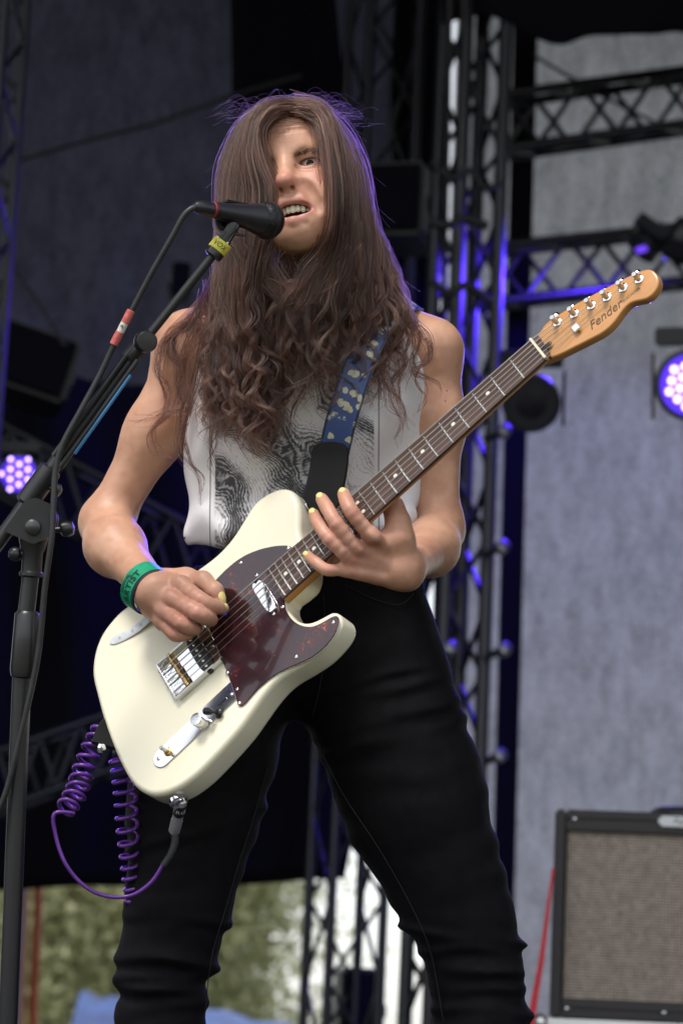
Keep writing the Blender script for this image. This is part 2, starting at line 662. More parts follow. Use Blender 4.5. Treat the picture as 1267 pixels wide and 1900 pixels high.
def vtower(name, lab, px, py, d, z0, z1, w, yaw, r, rb, bays, **kw):
    p = Pt(px, py, d)
    a = np.array((p[0], p[1], z0)); b = np.array((p[0], p[1], z1))
    s = w*np.array((math.cos(yaw), math.sin(yaw), 0)); u = w*np.array((-math.sin(yaw), math.cos(yaw), 0))
    return box_truss(name, lab, a, b, s, u, r, rb, bays, **kw)
vtower('truss_tower', 'black truss tower standing in front of the pale scrim', 832, 930, 9.0, 0, 5.8, .155, rad(28), .024, .010, 13)
vtower('truss_tower', 'black truss tower seen between the singer legs', 614, 1700, 9.6, 0, 5.8, .20, rad(24), .018, .008, 10)
vtower('truss_tower', 'black truss tower at the stage wing beside the dark scrim', -112, 350, 8.4, 0, 5.8, .17, rad(-15), .017, .008, 18)

def htruss(lab, A, B, d, drop, back, r, rb, bays):
    a, b = Pt(*A, d), Pt(*B, d+.25)
    box_truss('truss_beam', lab, a, b, np.array((0, 0, -drop)), np.array((0, back, .03)), r, rb, bays)
htruss('upper horizontal truss crossing the pale scrim', (930, 175), (1500, 98), 9.7, .20, .2, .017, .010, 4)
htruss('lower horizontal truss crossing the pale scrim with lamps on it', (900, 458), (1500, 395), 9.7, .20, .2, .017, .010, 4)
box_truss('truss_beam', 'dim sloping truss crossing the black drape behind the strumming arm', Pt(-80, 742, 9.3), Pt(420, 1010, 9.5), np.array((0, 0, -.22)), np.array((0, .2, .0)), .016, .008, 5)
box_truss('truss_beam', 'dim low truss crossing the black drape behind the microphone stand', Pt(-80, 1420, 9.3), Pt(300, 1290, 9.5), np.array((0, 0, -.2)), np.array((0, .2, .0)), .014, .007, 5)
# couplers that clamp cables to the tower
cl_m = mat('coupler_steel', (.25, .25, .28), .35, .8)
for x, y in ((934, 800), (931, 1015), (935, 1205), (927, 1402), (835, 1203)):
    c = Pt(x, y, 8.9)
    o = lathe('cable_coupler', [(.012, -.02), (.022, -.016), (.022, .016), (.012, .02)], c, (.35, -.9, .2), cl_m, None, 14)
    rod('coupler_arm', c, c + np.array((-.06, .03, -.025)), .013, truss_m, o, 8)
    tag(o, 'small round steel coupler clamped at the edge of the truss tower', 'coupler', 'couplers along the truss tower')
# slack cables
cab_m = mat('black_cable_far', (.012, .012, .014), .6)
def far_cable(lab, pts, d, r, m=None):
    P = catmull([Pt(x, y, d) for x, y in pts], 30)
    return tag(tube('stage_cable', P, r, m or cab_m, None, 8), lab, 'cable', None)
far_cable('thin black cable sagging across the dark scrim', [(30, 300), (160, 262), (300, 225), (430, 178), (560, 140)], 10.2, .008)
far_cable('straight steel guy wire slanting down past the dark scrim', [(8, 478), (60, 545), (122, 640)], 8.6, .007, truss_m)
far_cable('thin black cable bundle running down the truss tower', [(862, -60), (858, 300), (852, 600), (842, 1000), (826, 1500)], 9.3, .016)
far_cable('thin cable slanting across the upper truss', [(985, 100), (1060, 145), (1130, 185), (1240, 240)], 9.9, .006)

far_cable('looped black cable hanging on the truss tower near the lower beam', [(800, 300), (838, 330), (872, 318), (900, 350), (930, 338)], 8.95, .012)
far_cable('black cable loop tied across the truss tower above the lower beam', [(795, 410), (830, 418), (860, 405), (905, 420)], 8.95, .016)
far_cable('black cable swag below the lower beam on the truss tower', [(800, 520), (836, 545), (866, 530), (910, 560)], 8.95, .013)
far_cable('thick black multicore hanging down inside the truss tower', [(836, -60), (832, 100), (830, 240), (826, 420), (820, 700), (812, 1000), (796, 1500), (788, 1900)], 9.25, .010)
# ---- speaker and flight-case silhouettes on the stage ------------------------------
case_m = mat('black_cabinet_paint', (.012, .012, .014), .55)
def cabinet(lab, px, py, d, size, yaw, rz=0.0, name='speaker_cabinet'):
    c = Pt(px, py, d)
    x = np.array((math.cos(yaw), math.sin(yaw), 0)); y = np.array((-math.sin(yaw), math.cos(yaw), 0)); z = np.array((0, 0, 1.0))
    if rz:
        x, z = x*math.cos(rz) + z*math.sin(rz), z*math.cos(rz) - x*math.sin(rz)
    E = empty(name, c - z*size[2]/2)
    slab('cabinet_body', c, size, case_m, E, (x, y, z), .015)
    slab('cabinet_grille', c - y*(size[1]/2+.006), (size[0]*.88, .012, size[2]*.88), blackcloth, E, (x, y, z), .005)
    for s in (-1, 1):
        slab('cabinet_handle', c + x*s*(size[0]/2+.004), (.012, .14, .05), truss_m, E, (x, y, z), .004)
    tag(E, lab, 'speaker' if name == 'speaker_cabinet' else 'case', None)
    return E
cabinet('black speaker cabinet hanging near the guy wire below the dark scrim', 40, 680, 9.3, (.34, .3, .22), rad(12), rad(-14))
cabinet('black speaker cabinet hung beside the truss tower above the singer shoulder', 735, 390, 9.6, (.26, .3, .26), rad(-15))
cabinet('dark flight case standing at the foot of the truss tower between the singer legs', 665, 1875, 9.9, (.16, .2, .30), rad(8), 0, 'road_case')
cabinet('small black speaker box hung in front of the dark scrim beside the boom arm', 335, 525, 9.9, (.07, .1, .14), rad(5))

# ---- stage lamps --------------------------------------------------------------------
lamp_body = mat('lamp_housing', (.02, .02, .026), .4)
led_m = emis('violet_led', (.40, .26, 1.0), 3.6)
lamp_glass = mat('unlit_lamp_glass', (.015, .015, .02), .15)
face_glow = emis('violet_led_spill_glow', (.10, .03, 1.0), .55)  # added emission imitating the violet LED glow over the lamp face
led_dim = emis('dim_violet_led', (.16, .06, .9), .6)
def led_lamp(lab, px, py, d, R, target, leds, led_r, power, dim=False, spot_deg=50, color=(.09, .035, 1.0), rot=0.0, group='stage lamps'):
    c = Pt(px, py, d)
    z = unit(np.asarray(target) - c)
    x, y, z = frame_from(z, RT)
    E = empty('stage_lamp', c - z*.1)
    tag(E, lab, 'stage lamp', group)
    lathe('housing', [(R*.55, -R*2.1), (R*.8, -R*1.9), (R*1.05, -R*.9), (R*1.18, -R*.1), (R*1.18, R*.08), (R*1.04, R*.1), (R*1.02, 0.0)], c, z, lamp_body, E, 32)
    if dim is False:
        lathe('glow_disc', [(R*1.0, -.004), (R*1.0, .0), (R*.5, .002)], c, z, face_glow, E, 28)
    for s in (-1, 1):
        slab('yoke_arm', c - z*R*.9 + x*s*R*1.32, (R*.12, R*.5, R*2.2), lamp_body, E, (x, z, y), .003)
    slab('yoke_base', c - z*R*.9 + y*R*1.6, (R*2.5, R*.9, R*.6), lamp_body, E, (x, z, y), .006)
    for i, (u, v_) in enumerate(leds):
        p = c + R*(u*(x*math.cos(rot) + y*math.sin(rot)) + v_*(y*math.cos(rot) - x*math.sin(rot))) + z*R*.03
        lathe('led_lens', [(led_r, -.004), (led_r, .002), (led_r*.7, .005), (led_r*.2, .0065)], p, z, led_m if dim is False else (led_dim if dim else lamp_glass), E, 14)
    if power:
        ld = bpy.data.lights.new('lamp_beam', 'SPOT')
        ld.energy = power; ld.color = color; ld.spot_size = rad(spot_deg); ld.spot_blend = .5; ld.shadow_soft_size = R*.8
        lo = bpy.data.objects.new('lamp_beam', ld); COL.objects.link(lo)
        p = c + z*(R*.16 + .03)
        lo.matrix_basis = Matrix([[x[i], y[i], -z[i]*-1 if False else z[i]*1.0, p[i]] for i in range(3)] + [[0, 0, 0, 1]])
        zz = -z; xx = x; yy = np.cross(zz, xx)
        # a lamp shines along its -Z
        zl = -z
        lo.matrix_basis = Matrix([[xx[i], yy[i], zl[i], p[i]] for i in range(3)] + [[0, 0, 0, 1]])
        adopt(lo, E)
    return E
hexg = [(i*.36 + (j % 2)*.18, j*.312) for j in range(-2, 3) for i in range(-3, 4)]
hexg = [p for p in hexg if math.hypot(*p) < .86]
HEAD_T = Pt(560, 500, 3.95)
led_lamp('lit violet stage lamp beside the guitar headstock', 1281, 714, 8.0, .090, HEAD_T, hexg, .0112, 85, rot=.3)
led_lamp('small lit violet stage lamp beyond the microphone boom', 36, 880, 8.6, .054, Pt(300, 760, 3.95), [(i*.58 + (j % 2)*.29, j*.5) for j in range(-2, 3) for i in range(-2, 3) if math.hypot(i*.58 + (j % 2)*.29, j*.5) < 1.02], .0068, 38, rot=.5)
led_lamp('unlit moving head lamp on the truss tower under the guitar neck', 985, 748, 8.2, .075, Pt(1100, 1500, 5), [(0, 0)], .045, 0, None)
led_lamp('dim violet lamp hanging on the lower truss', 1190, 462, 9.3, .05, Pt(860, 800, 9), [(0, 0), (.4, .2), (-.4, -.2)], .012, 55, True, 130, rot=.6)
led_lamp('dim violet lamp at the end of the lower truss', 1254, 470, 9.3, .06, Pt(950, 1100, 10), [(0, 0), (.4, .3), (-.4, -.3), (.3, -.4)], .013, 60, True, 130)
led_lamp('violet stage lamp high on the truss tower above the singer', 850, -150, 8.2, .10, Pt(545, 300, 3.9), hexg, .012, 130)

# ---- beyond the stage: trees, posts, tent -------------------------------------------
leaf_a = mat('tree_leaf', (.10, .12, .04), .7)
bsdf(leaf_a).inputs['Transmission Weight'].default_value = 0.0
noise_color(leaf_a, (.27, .29, .16), (.44, .44, .28), 1.3)
_tl = N(leaf_a, 'ShaderNodeBsdfTranslucent'); _tl.inputs[0].default_value = (.46, .48, .27, 1)
_ms = N(leaf_a, 'ShaderNodeMixShader'); _ms.inputs[0].default_value = .5
L(leaf_a, bsdf(leaf_a).outputs[0], _ms.inputs[1]); L(leaf_a, _tl.outputs[0], _ms.inputs[2]); L(leaf_a, _ms.outputs[0], leaf_a.node_tree.nodes['Material Output'].inputs[0])
bark = mat('tree_bark', (.08, .065, .05), .9)
noise_color(bark, (.05, .04, .03), (.12, .1, .08), 9)
def tree(lab, px, d, h, rx, seed, leaves=22000, lean=0.0):
    r = np.random.default_rng(seed)
    base = Pt(px, 1720, d); base[2] = -1.2
    E = empty('broadleaf_tree', base)
    tag(E, lab, 'tree', 'trees beyond the stage')
    trunk = [base, base + (0.1*rx, 0, h*.3), base + (lean*.5, .1, h*.6), base + (lean, 0, h*.92)]
    tube('trunk', catmull(trunk, 14), np.linspace(.03*h, .006*h, 14), bark, E, 10)
    cl = []
    for i in range(34):
        a = r.random()*6.283; u = r.random()**.6
        z = h*(.12 + .86*r.random())
        w = rx*(1-((z/h-.42)/.62)**2)**.5 if abs((z/h-.42)/.62) < 1 else .15*rx
        c = base + (lean*z/h + math.cos(a)*w*u, math.sin(a)*w*u, z)
        cl.append((c, h*(.055 + .06*r.random())))
        if i < 11:
            k = base + (lean*z/h*.6, 0, max(.3, z*.7))
            tube('limb', [k, (k+c)/2 + (0, 0, .08*h), c], [.012*h, .008*h, .003*h], bark, E, 6)
    v, f = [], []
    for c, cr in cl:
        nl = leaves//34
        P = c + r.normal(0, 1, (nl, 3))*cr*np.array((1.35, 1.35, 1.05))
        s = h*.0105*(.6 + .8*r.random(nl))
        A = r.normal(0, 1, (nl, 3)); A /= np.linalg.norm(A, axis=1)[:, None]
        Bv = np.cross(A, r.normal(0, 1, (nl, 3))); Bv /= np.linalg.norm(Bv, axis=1)[:, None]
        for p, ss, a_, b_ in zip(P, s, A, Bv):
            k = len(v)
            v += [p - a_*ss, p + b_*ss*.55, p + a_*ss, p - b_*ss*.55]
            f.append((k, k+1, k+2, k+3))
    o = pydata('crown', v, f, leaf_a, E)
    return E
tree('tall bushy tree beyond the drape hem, near the orange post', 110, 24, 4.4, 1.2, 21)
tree('broad pale green tree seen between the singer and the drape', 210, 27, 4.8, 1.0, 22)
tree('dense green tree whose crown edge meets the white sky', 385, 25, 3.8, .22, 23)
tree('low green bush beside the blue tent roof under the sky', 570, 27, 1.6, .2, 24, 9000)
tree('distant green tree behind the microphone stand', 10, 30, 4.6, 1.3, 25)
tree('rounded green tree between the tall tree and the pale tree', 300, 29, 4.6, .5, 26)
tree('far hazy green tree behind the others', 180, 34, 5.4, 1.6, 27)

orange = mat('orange_post_paint', (.75, .22, .06), .5)
noise_color(orange, (.65, .17, .045), (.82, .27, .08), 4)
lilac = mat('lilac_grey_post', (.16, .13, .2), .5)
noise_color(lilac, (.22, .18, .28), (.36, .31, .44), 4)
def post(lab, p0, p1, d, r, m, name='barrier_post'):
    a, b = Pt(*p0, d), Pt(*p1, d)
    E = empty(name, b if b[2] < a[2] else a)
    slab('post_shaft', (a+b)/2, (r*2, r*2, np.linalg.norm(a-b)), m, E, frame_from(a-b), .004)
    slab('post_cap', a, (r*2.5, r*2.5, .02), m, E, frame_from(a-b), .004)
    slab('post_foot', b, (r*4, r*4, .02), m, E, frame_from(a-b), .004)
    tag(E, lab, 'post', 'posts beyond the stage')
post('slim orange post beside the trees', (76, 1560), (44, 2330), 13.0, .020, orange)
post('wide lilac grey post next to the slim orange post', (40, 1560), (4, 2330), 12.6, .030, lilac)
post('second slim orange post hugging the lilac grey post', (52, 1640), (24, 2330), 12.9, .009, orange)
# blue tent roof below the trees
tarp = mat('blue_tarpaulin', (.03, .08, .32), .4)
noise_color(tarp, (.016, .045, .19), (.045, .11, .36), 2)
E = empty('blue_tent', Pt(330, 2100, 16))
def sheet(name, corners, d, m, parent, n=14, amp=.03, seed=0):
    r = np.random.default_rng(seed)
    c = [Pt(x, y, dd) for x, y, dd in corners]
    v, f = [], []
    for j in range(n):
        for i in range(n):
            a, b = i/(n-1), j/(n-1)
            p = (c[0]*(1-a)+c[1]*a)*(1-b) + (c[3]*(1-a)+c[2]*a)*b
            p = p + np.array((0, 0, -amp*4*a*(1-a) + amp*.5*math.sin(a*19+b*7)))
            v.append(p)
    for j in range(n-1):
        for i in range(n-1):
            f.append((j*n+i, j*n+i+1, (j+1)*n+i+1, (j+1)*n+i))
    o = pydata(name, v, f, m, parent, True)
    md = o.modifiers.new('thickness', 'SOLIDIFY'); md.thickness = .01
    return o
sheet('roof_sheet', [(150, 1842, 17), (300, 1850, 17), (330, 1990, 15), (110, 1990, 15)], 16, tarp, E)
sheet('roof_sheet', [(300, 1846, 17), (600, 1912, 17), (640, 1990, 15), (330, 1990, 15)], 16, tarp, E)
for x in (140, 620):
    rod('tent_pole', Pt(x, 1960, 16), np.array((Pt(x, 1960, 16)[0], Pt(x, 1960, 16)[1], -1.2)), .02, cl_m, E)
tag(E, 'blue tarpaulin tent roof below the trees beyond the stage', 'tent')
# ================================================================== electric guitar
TILT = rad(40)
N0 = Pt(996, 648, 3.62)                       # nut, at fretboard height
B0 = Pt(330, 1243, 3.7265)                    # saddles: 648 mm away
E1 = unit(N0 - B0)
_n0 = unit(CAM - (N0 + B0)/2); _n0 = unit(_n0 - (_n0 @ E1)*E1)
_p0 = np.cross(_n0, E1)
if _p0 @ (RT*.66 - UP*.75) < 0: _p0 = -_p0
E2 = math.cos(TILT)*_p0 + math.sin(TILT)*_n0  # towards the treble side
EN = math.cos(TILT)*_n0 - math.sin(TILT)*_p0  # out of the face
G0 = N0 - .011*EN                             # nut centre on the plane of the body's face

def G(s, t, h=0.0):
    """guitar coordinates: s from the nut towards the body end, t to the treble side, h above the face"""
    return G0 - s*E1 + t*E2 + h*EN

def gst(px, py, h=0.0):
    o = G0 + h*EN
    r = Pt(px, py, 1.0) - CAM
    q = CAM + ((o-CAM) @ EN)/(r @ EN)*r - o
    return -(q @ E1), q @ E2

def gpt(px, py, h=0.0):
    return G(*gst(px, py, h), h)

def gz(z, pts, h=0.0):
    return np.array([gst(*z(*p), h) for p in pts])

GT = empty('electric_guitar', G(.76, 0, -.02))
tag(GT, 'cream electric guitar with tortoiseshell pickguard and rosewood neck held by the singer', 'guitar')

cream = mat('guitar_cream_lacquer', (.79, .74, .57), .28, spec=.5)
bsdf(cream).inputs['Coat Weight'].default_value = .6
bsdf(cream).inputs['Coat Roughness'].default_value = .06
chrome = mat('chrome', (.82, .82, .84), .09, 1.0)
_n, _b = noise_bump(chrome, 60, .05, .0006)
steel = mat('steel_string', (.62, .6, .56), .3, 1.0)
brass = mat('worn_brass', (.55, .36, .13), .32, 1.0)
noise_bump(brass, 400, .3, .0004)
black_plastic = mat('black_plastic', (.012, .012, .014), .35)
fret_metal = mat('fret_nickel', (.85, .84, .8), .22, 1.0)
inlay_m = mat('inlay_pearl', (.72, .70, .60), .35)
bone = mat('bone_nut', (.68, .62, .48), .45)

tort = mat('tortoiseshell', (.05, .012, .014), .12)
bsdf(tort).inputs['Coat Weight'].default_value = .6
bsdf(tort).inputs['Coat Roughness'].default_value = .03
_v = coords(tort)
_n1 = N(tort, 'ShaderNodeTexNoise', Scale=150, Detail=6, Distortion=1.2)
L(tort, _v, _n1.inputs['Vector'])
_n2 = N(tort, 'ShaderNodeTexNoise', Scale=26, Detail=3)
L(tort, _v, _n2.inputs['Vector'])
_mx = N(tort, 'ShaderNodeMath', _operation='MULTIPLY')
L(tort, _n1.outputs[0], _mx.inputs[0]); L(tort, _n2.outputs[0], _mx.inputs[1])
_c = ramp(tort, _mx.outputs[0], [(.24, (.026, .009, .012)), (.36, (.05, .011, .014)), (.415, (.20, .028, .014)), (.48, (.55, .15, .03))])
L(tort, _c, bsdf(tort).inputs['Base Color'])

rosewood = mat('rosewood', (.06, .03, .022), .45)
_v = coords(rosewood, 'Object', (1, 1, 1))
# grain runs along the neck: stretch the noise along E1
_rw = N(rosewood, 'ShaderNodeTexNoise', Scale=260, Detail=5)
_geo = N(rosewood, 'ShaderNodeVectorMath', _operation='DOT_PRODUCT'); _geo.inputs[1].default_value = tuple(E2)
_ge2 = N(rosewood, 'ShaderNodeVectorMath', _operation='DOT_PRODUCT'); _ge2.inputs[1].default_value = tuple(E1*.03)
_ge3 = N(rosewood, 'ShaderNodeVectorMath', _operation='DOT_PRODUCT'); _ge3.inputs[1].default_value = tuple(EN)
_cx = N(rosewood, 'ShaderNodeCombineXYZ')
for _i, _g in enumerate((_geo, _ge2, _ge3)):
    L(rosewood, _v, _g.inputs[0]); L(rosewood, _g.outputs['Value'], _cx.inputs[_i])
L(rosewood, _cx.outputs[0], _rw.inputs['Vector'])
L(rosewood, ramp(rosewood, _rw.outputs[0], [(.3, (.028, .014, .011)), (.52, (.075, .038, .028)), (.72, (.14, .075, .052))]), bsdf(rosewood).inputs['Base Color'])

maple = mat('amber_maple', (.52, .235, .07), .3)
bsdf(maple).inputs['Coat Weight'].default_value = .5
bsdf(maple).inputs['Coat Roughness'].default_value = .08
_v = coords(maple)
_rw = N(maple, 'ShaderNodeTexNoise', Scale=130, Detail=4)
_cx = N(maple, 'ShaderNodeCombineXYZ')
for _i, _ax in enumerate((E2, E1*.05, EN)):
    _g = N(maple, 'ShaderNodeVectorMath', _operation='DOT_PRODUCT'); _g.inputs[1].default_value = tuple(_ax)
    L(maple, _v, _g.inputs[0]); L(maple, _g.outputs['Value'], _cx.inputs[_i])
L(maple, _cx.outputs[0], _rw.inputs['Vector'])
L(maple, ramp(maple, _rw.outputs[0], [(.3, (.49, .225, .07)), (.7, (.56, .27, .09))]), bsdf(maple).inputs['Base Color'])

def outline(pts, n, closed=True):
    return resample(catmull(pts, n*6, closed), n, closed)

def normals2(P):
    T = np.roll(P, -1, 0) - np.roll(P, 1, 0)
    T /= np.linalg.norm(T, axis=1)[:, None] + 1e-12
    Nn = np.stack([T[:, 1], -T[:, 0]], 1)
    area = .5*np.sum(P[:, 0]*np.roll(P[:, 1], -1) - np.roll(P[:, 0], -1)*P[:, 1])
    return Nn if area > 0 else -Nn

def plate(name, P, profile, m, parent):
    """closed outline in guitar coordinates swept through (inset, height) steps, front first"""
    Nn = normals2(P)
    v, f = [], []
    n = len(P)
    for ins, h in profile:
        Q = P - Nn*ins
        v += [G(a, b, h) for a, b in Q]
    for i in range(len(profile)-1):
        for j in range(n):
            k = (j+1) % n
            f.append((i*n+j, (i+1)*n+j, (i+1)*n+k, i*n+k))
    f.append(tuple(range(n)))
    f.append(tuple((len(profile)-1)*n + j for j in range(n-1, -1, -1)))
    o = pydata(name, v, f, m, parent, True)
    bm = bmesh.new(); bm.from_mesh(o.data)
    bmesh.ops.triangulate(bm, faces=[q for q in bm.faces if len(q.verts) > 4])
    bmesh.ops.recalc_face_normals(bm, faces=bm.faces)
    bm.to_mesh(o.data); bm.free()
    return sharp(o, 28)

def roundover(r, top, bot, k=7, r2=None):
    r2 = r if r2 is None else r2
    pr = [(r*(1-math.sin(a)), top - r*(1-math.cos(a))) for a in np.linspace(0, math.pi/2, k)]
    pr += [(r2*(1-math.cos(a)), bot + r2*(1-math.sin(a))) for a in np.linspace(0, math.pi/2, k)]
    return pr

BODY = [(860,65),(800,85),(740,130),(700,190),(650,270),(600,330),(550,375),(470,432),(380,485),(270,530),(175,585),(110,650),(65,720),(40,800),(35,880),(55,970),(85,1080),(120,1180),(160,1270),(200,1340),(240,1380),(290,1402),(340,1400),(400,1378),(450,1347),(500,1307),(560,1247),(620,1182),(680,1112),(730,1042),(780,972),(830,914),(880,874),(950,833),(1020,785),(1070,735),(1103,692),(1118,650),(1108,615),(1080,603),(1040,622),(1000,642),(960,650),(920,638),(888,605),(874,570),(880,540),(915,515),(960,470),(975,400),(958,320),(938,250),(938,180),(931,120),(905,78)]
BO = outline(gz(Z5, BODY, -.006), 220)
body_o = plate('body', BO, roundover(.0085, 0.0, -.0445), cream, GT)
body_o['label'] = 'glossy cream guitar body'

PG = [(500,520),(553,470),(600,420),(650,377),(700,346),(760,323),(820,310),(870,307),(893,312),(905,326),(880,400),(880,480),(868,535),(862,555),(868,585),(880,612),(900,637),(930,656),(965,664),(1000,658),(1045,633),(1075,614),(1092,611),(1103,625),(1100,660),(1080,705),(1040,755),(990,795),(930,825),(880,845),(830,870),(790,900),(750,935),(715,975),(690,1005),(672,1018),(660,1010),(648,965),(628,910),(605,845),(592,818),(560,740),(525,650),(505,590)]
PGo = resample(gz(Z5, PG, .002), 170, True)
for _ in range(2):
    PGo = (np.roll(PGo, 1, 0) + 2*PGo + np.roll(PGo, -1, 0))/4
ply = mat('pickguard_white_ply', (.62, .58, .5), .4)
plate('pickguard_ply', PGo, [(0, .0013), (0, .0002)], ply, GT)
pg_o = plate('pickguard', PGo, [(.0012, .0026), (.0003, .0014), (.0003, .00135)], tort, GT)
pg_o['label'] = 'dark red tortoiseshell pickguard'

def screw(z, x, y, h, parent=GT, r=.0028):
    s, t = gst(*z(x, y), h)
    o = lathe('screw', [(r, -.0015), (r, .0003), (r*.75, .0011), (r*.35, .0013)], G(s, t, h), EN, chrome, parent, 12)
    a = G(s, t, h+.0013)
    rod('screw_slot', a - E1*r*.5, a + E1*r*.5, .00035, black_plastic, o, 6)
    return o
for x, y in ((672,385),(878,322),(854,578),(1074,645),(913,795),(614,864),(666,997)):
    screw(Z5, x, y, .0026)

# ---- neck, fretboard, frets
def fret(n): return .648*(1-2**(-n/12))
S_END = fret(22) + .006
def half(s): return .021 + (.0275-.021)*s/S_END
FB_T, FB_B = .011, .0055
def nut_skew(s): return 0
def strip(name, s0, s1, w0, w1, h0, h1, m, parent, arc=0.0, nseg=10):
    """a board along the neck with a cambered top"""
    v, f = [], []
    for s, w in ((s0, w0), (s1, w1)):
        for i in range(nseg+1):
            u = -1 + 2*i/nseg
            v.append(G(s, u*w, h1 - arc*u*u))
        v.append(G(s, w, h0)); v.append(G(s, -w, h0))
    k = nseg+3
    for i in range(k):
        j = (i+1) % k
        f.append((i, j, k+j, k+i))
    f.append(tuple(range(k-1, -1, -1))); f.append(tuple(range(k, 2*k)))
    o = pydata(name, v, f, m, parent, True)
    bm = bmesh.new(); bm.from_mesh(o.data); bmesh.ops.recalc_face_normals(bm, faces=bm.faces); bm.to_mesh(o.data); bm.free()
    return sharp(o, 25)

# neck shaft: D section behind the fretboard, square heel in the pocket
v, f = [], []
secs = []
for s in np.linspace(-.004, .385, 12):
    secs.append((s, half(max(s, 0)), .0135 + .002*s/.385, 2.2))
for s in (.40, .41, .42, .44, S_END):
    secs.append((s, half(s), .019, 5.0))
ns = 18
for s, w, dep, ex in secs:
    for i in range(ns):
        a = math.pi*i/(ns-1)
        c, sn = math.cos(a), math.sin(a)
        u = math.copysign(abs(c)**(2/ex), c)*w
        hh = FB_B - dep*abs(sn)**(2/ex)
        v.append(G(s, u, hh))
for i in range(len(secs)-1):
    for j in range(ns):
        k = (j+1) % ns
        f.append((i*ns+j, i*ns+k, (i+1)*ns+k, (i+1)*ns+j))
f.append(tuple(range(ns))); f.append(tuple((len(secs)-1)*ns + j for j in range(ns-1, -1, -1)))
neck_o = pydata('neck', v, f, maple, GT, True)
bm = bmesh.new(); bm.from_mesh(neck_o.data); bmesh.ops.recalc_face_normals(bm, faces=bm.faces); bm.to_mesh(neck_o.data); bm.free()
sharp(neck_o, 40)
fb_o = strip('fretboard', -.003, S_END, half(0), half(S_END), FB_B, FB_T, rosewood, GT, .0012)
for i in range(1, 23):
    s = fret(i)
    w = half(s)*.995
    P = [G(s, u*w, FB_T + .0006 - .0012*u*u) for u in np.linspace(-1, 1, 9)]
    tube('fret', P, .0012, fret_metal, fb_o, 6)
for i in (3, 5, 7, 9, 15, 17, 19, 21):
    s = (fret(i)+fret(i-1))/2
    lathe('inlay_dot', [(.0031, -.001), (.0031, .00025), (.0029, .0003)], G(s, 0, FB_T), EN, inlay_m, fb_o, 16)
for t in (-.009, .009):
    s = (fret(12)+fret(11))/2
    lathe('inlay_dot', [(.0031, -.001), (.0031, .00015), (.0029, .0002)], G(s, t, FB_T), EN, inlay_m, fb_o, 16)
slab('nut', G(-.0015, 0, FB_T-.001), (.0035, .0425, .007), bone, GT, (E1, E2, EN), .0006)

# ---- headstock
HS = [(398,545),(432,520),(470,455),(500,428),(560,388),(620,350),(700,304),(800,251),(900,200),(1000,151),(1050,130),(1085,123),(1112,130),(1138,160),(1148,192),(1138,232),(1112,272),(1080,298),(1040,309),(1000,316),(966,332),(930,372),(890,430),(850,474),(800,509),(740,540),(680,570),(620,600),(560,630),(505,650),(462,672),(430,610)]
HSo = resample(gz(Z7, HS, .0005), 150, True)
for _ in range(2):
    HSo = (np.roll(HSo, 1, 0) + 2*HSo + np.roll(HSo, -1, 0))/4
hs_o = plate('headstock', HSo, roundover(.003, .0015, -.0135, 5), maple, GT)
hs_o['label'] = 'amber maple headstock with six chrome tuners'
# rosewood end of the fretboard past the nut, with the truss rod opening
plate('fretboard_end', resample(gz(Z7, [(400,538),(440,515),(462,553),(488,590),(508,640),(472,662)], .006), 40, True), [(.0005, .0065), (0, .006), (0, .001)], rosewood, GT)
_c = gpt(*Z7(486, 577), .0062)
ball('truss_rod_hole', _c, (.0085, .0042, .0016), black_plastic, GT, (E1, E2, EN), 16)
posts = [(540,430),(640,380),(740,330),(832,282),(926,227),(1020,177)]
post_st = []
for x, y in posts:
    s, t = gst(*Z7(x+8, y+8), .0015)
    post_st.append((s, t))
    tn = lathe('tuner', [(.0068, -.0005), (.0068, .0012), (.0058, .0019), (.0035, .002), (.0035, .002)], G(s, t, .0015), EN, chrome, GT, 20)
    lathe('tuner_post', [(.0040, 0), (.0038, .0125), (.0032, .0138), (.0012, .0138)], G(s, t, .003), EN, steel, tn, 14)
    # button beyond the bass edge, on a short shaft
    b = G(s-.002, t-.030, -.008)
    rod('tuner_shaft', G(s-.002, t-.006, -.0185), G(s-.002, t-.024, -.0215), .002, chrome, tn, 8)
    slab('tuner_housing', G(s, t-.002, -.0185), (.016, .02, .0095), chrome, tn, (E1, E2, EN), .003)
    bt = lathe('tuner_button', [(.003, 0), (.0052, .0015), (.0066, .006), (.006, .010), (.003, .011)], G(s-.002, t-.020, -.0215), -E2, chrome, tn, 18)
_tree = gst(*Z7(668, 478), .0015)
_tr = slab('string_tree', G(*_tree, .0065), (.009, .012, .0035), chrome, GT, (E1, E2, EN), .0009)
rod('string_tree_post', G(*_tree, 0), G(*_tree, .006), .0022, chrome, _tr, 10)

# ---- strings
BR_S = .648
nut_t = np.linspace(-.0175, .0175, 6)
brd_t = np.linspace(-.027, .027, 6)
for i in range(6):
    r = (.00072, .0006, .0005, .0004, .00034, .0003)[i]
    P = [G(BR_S+.028, brd_t[i], .003), G(BR_S+.004, brd_t[i], .0138), G(BR_S, brd_t[i], .0142)]
    for u in np.linspace(0.1, 1, 8):
        P.append(G(BR_S*(1-u), brd_t[i]*(1-u) + nut_t[i]*u, .0142*(1-u) + (FB_T+.0018)*u))
    s, t = post_st[i]
    if i >= 4:
        P.append(G(_tree[0], _tree[1] + (i-4.5)*.006, .0045))
    P.append(G(s, t+.003, .009))
    tube('string', P, r, steel, GT, 6)

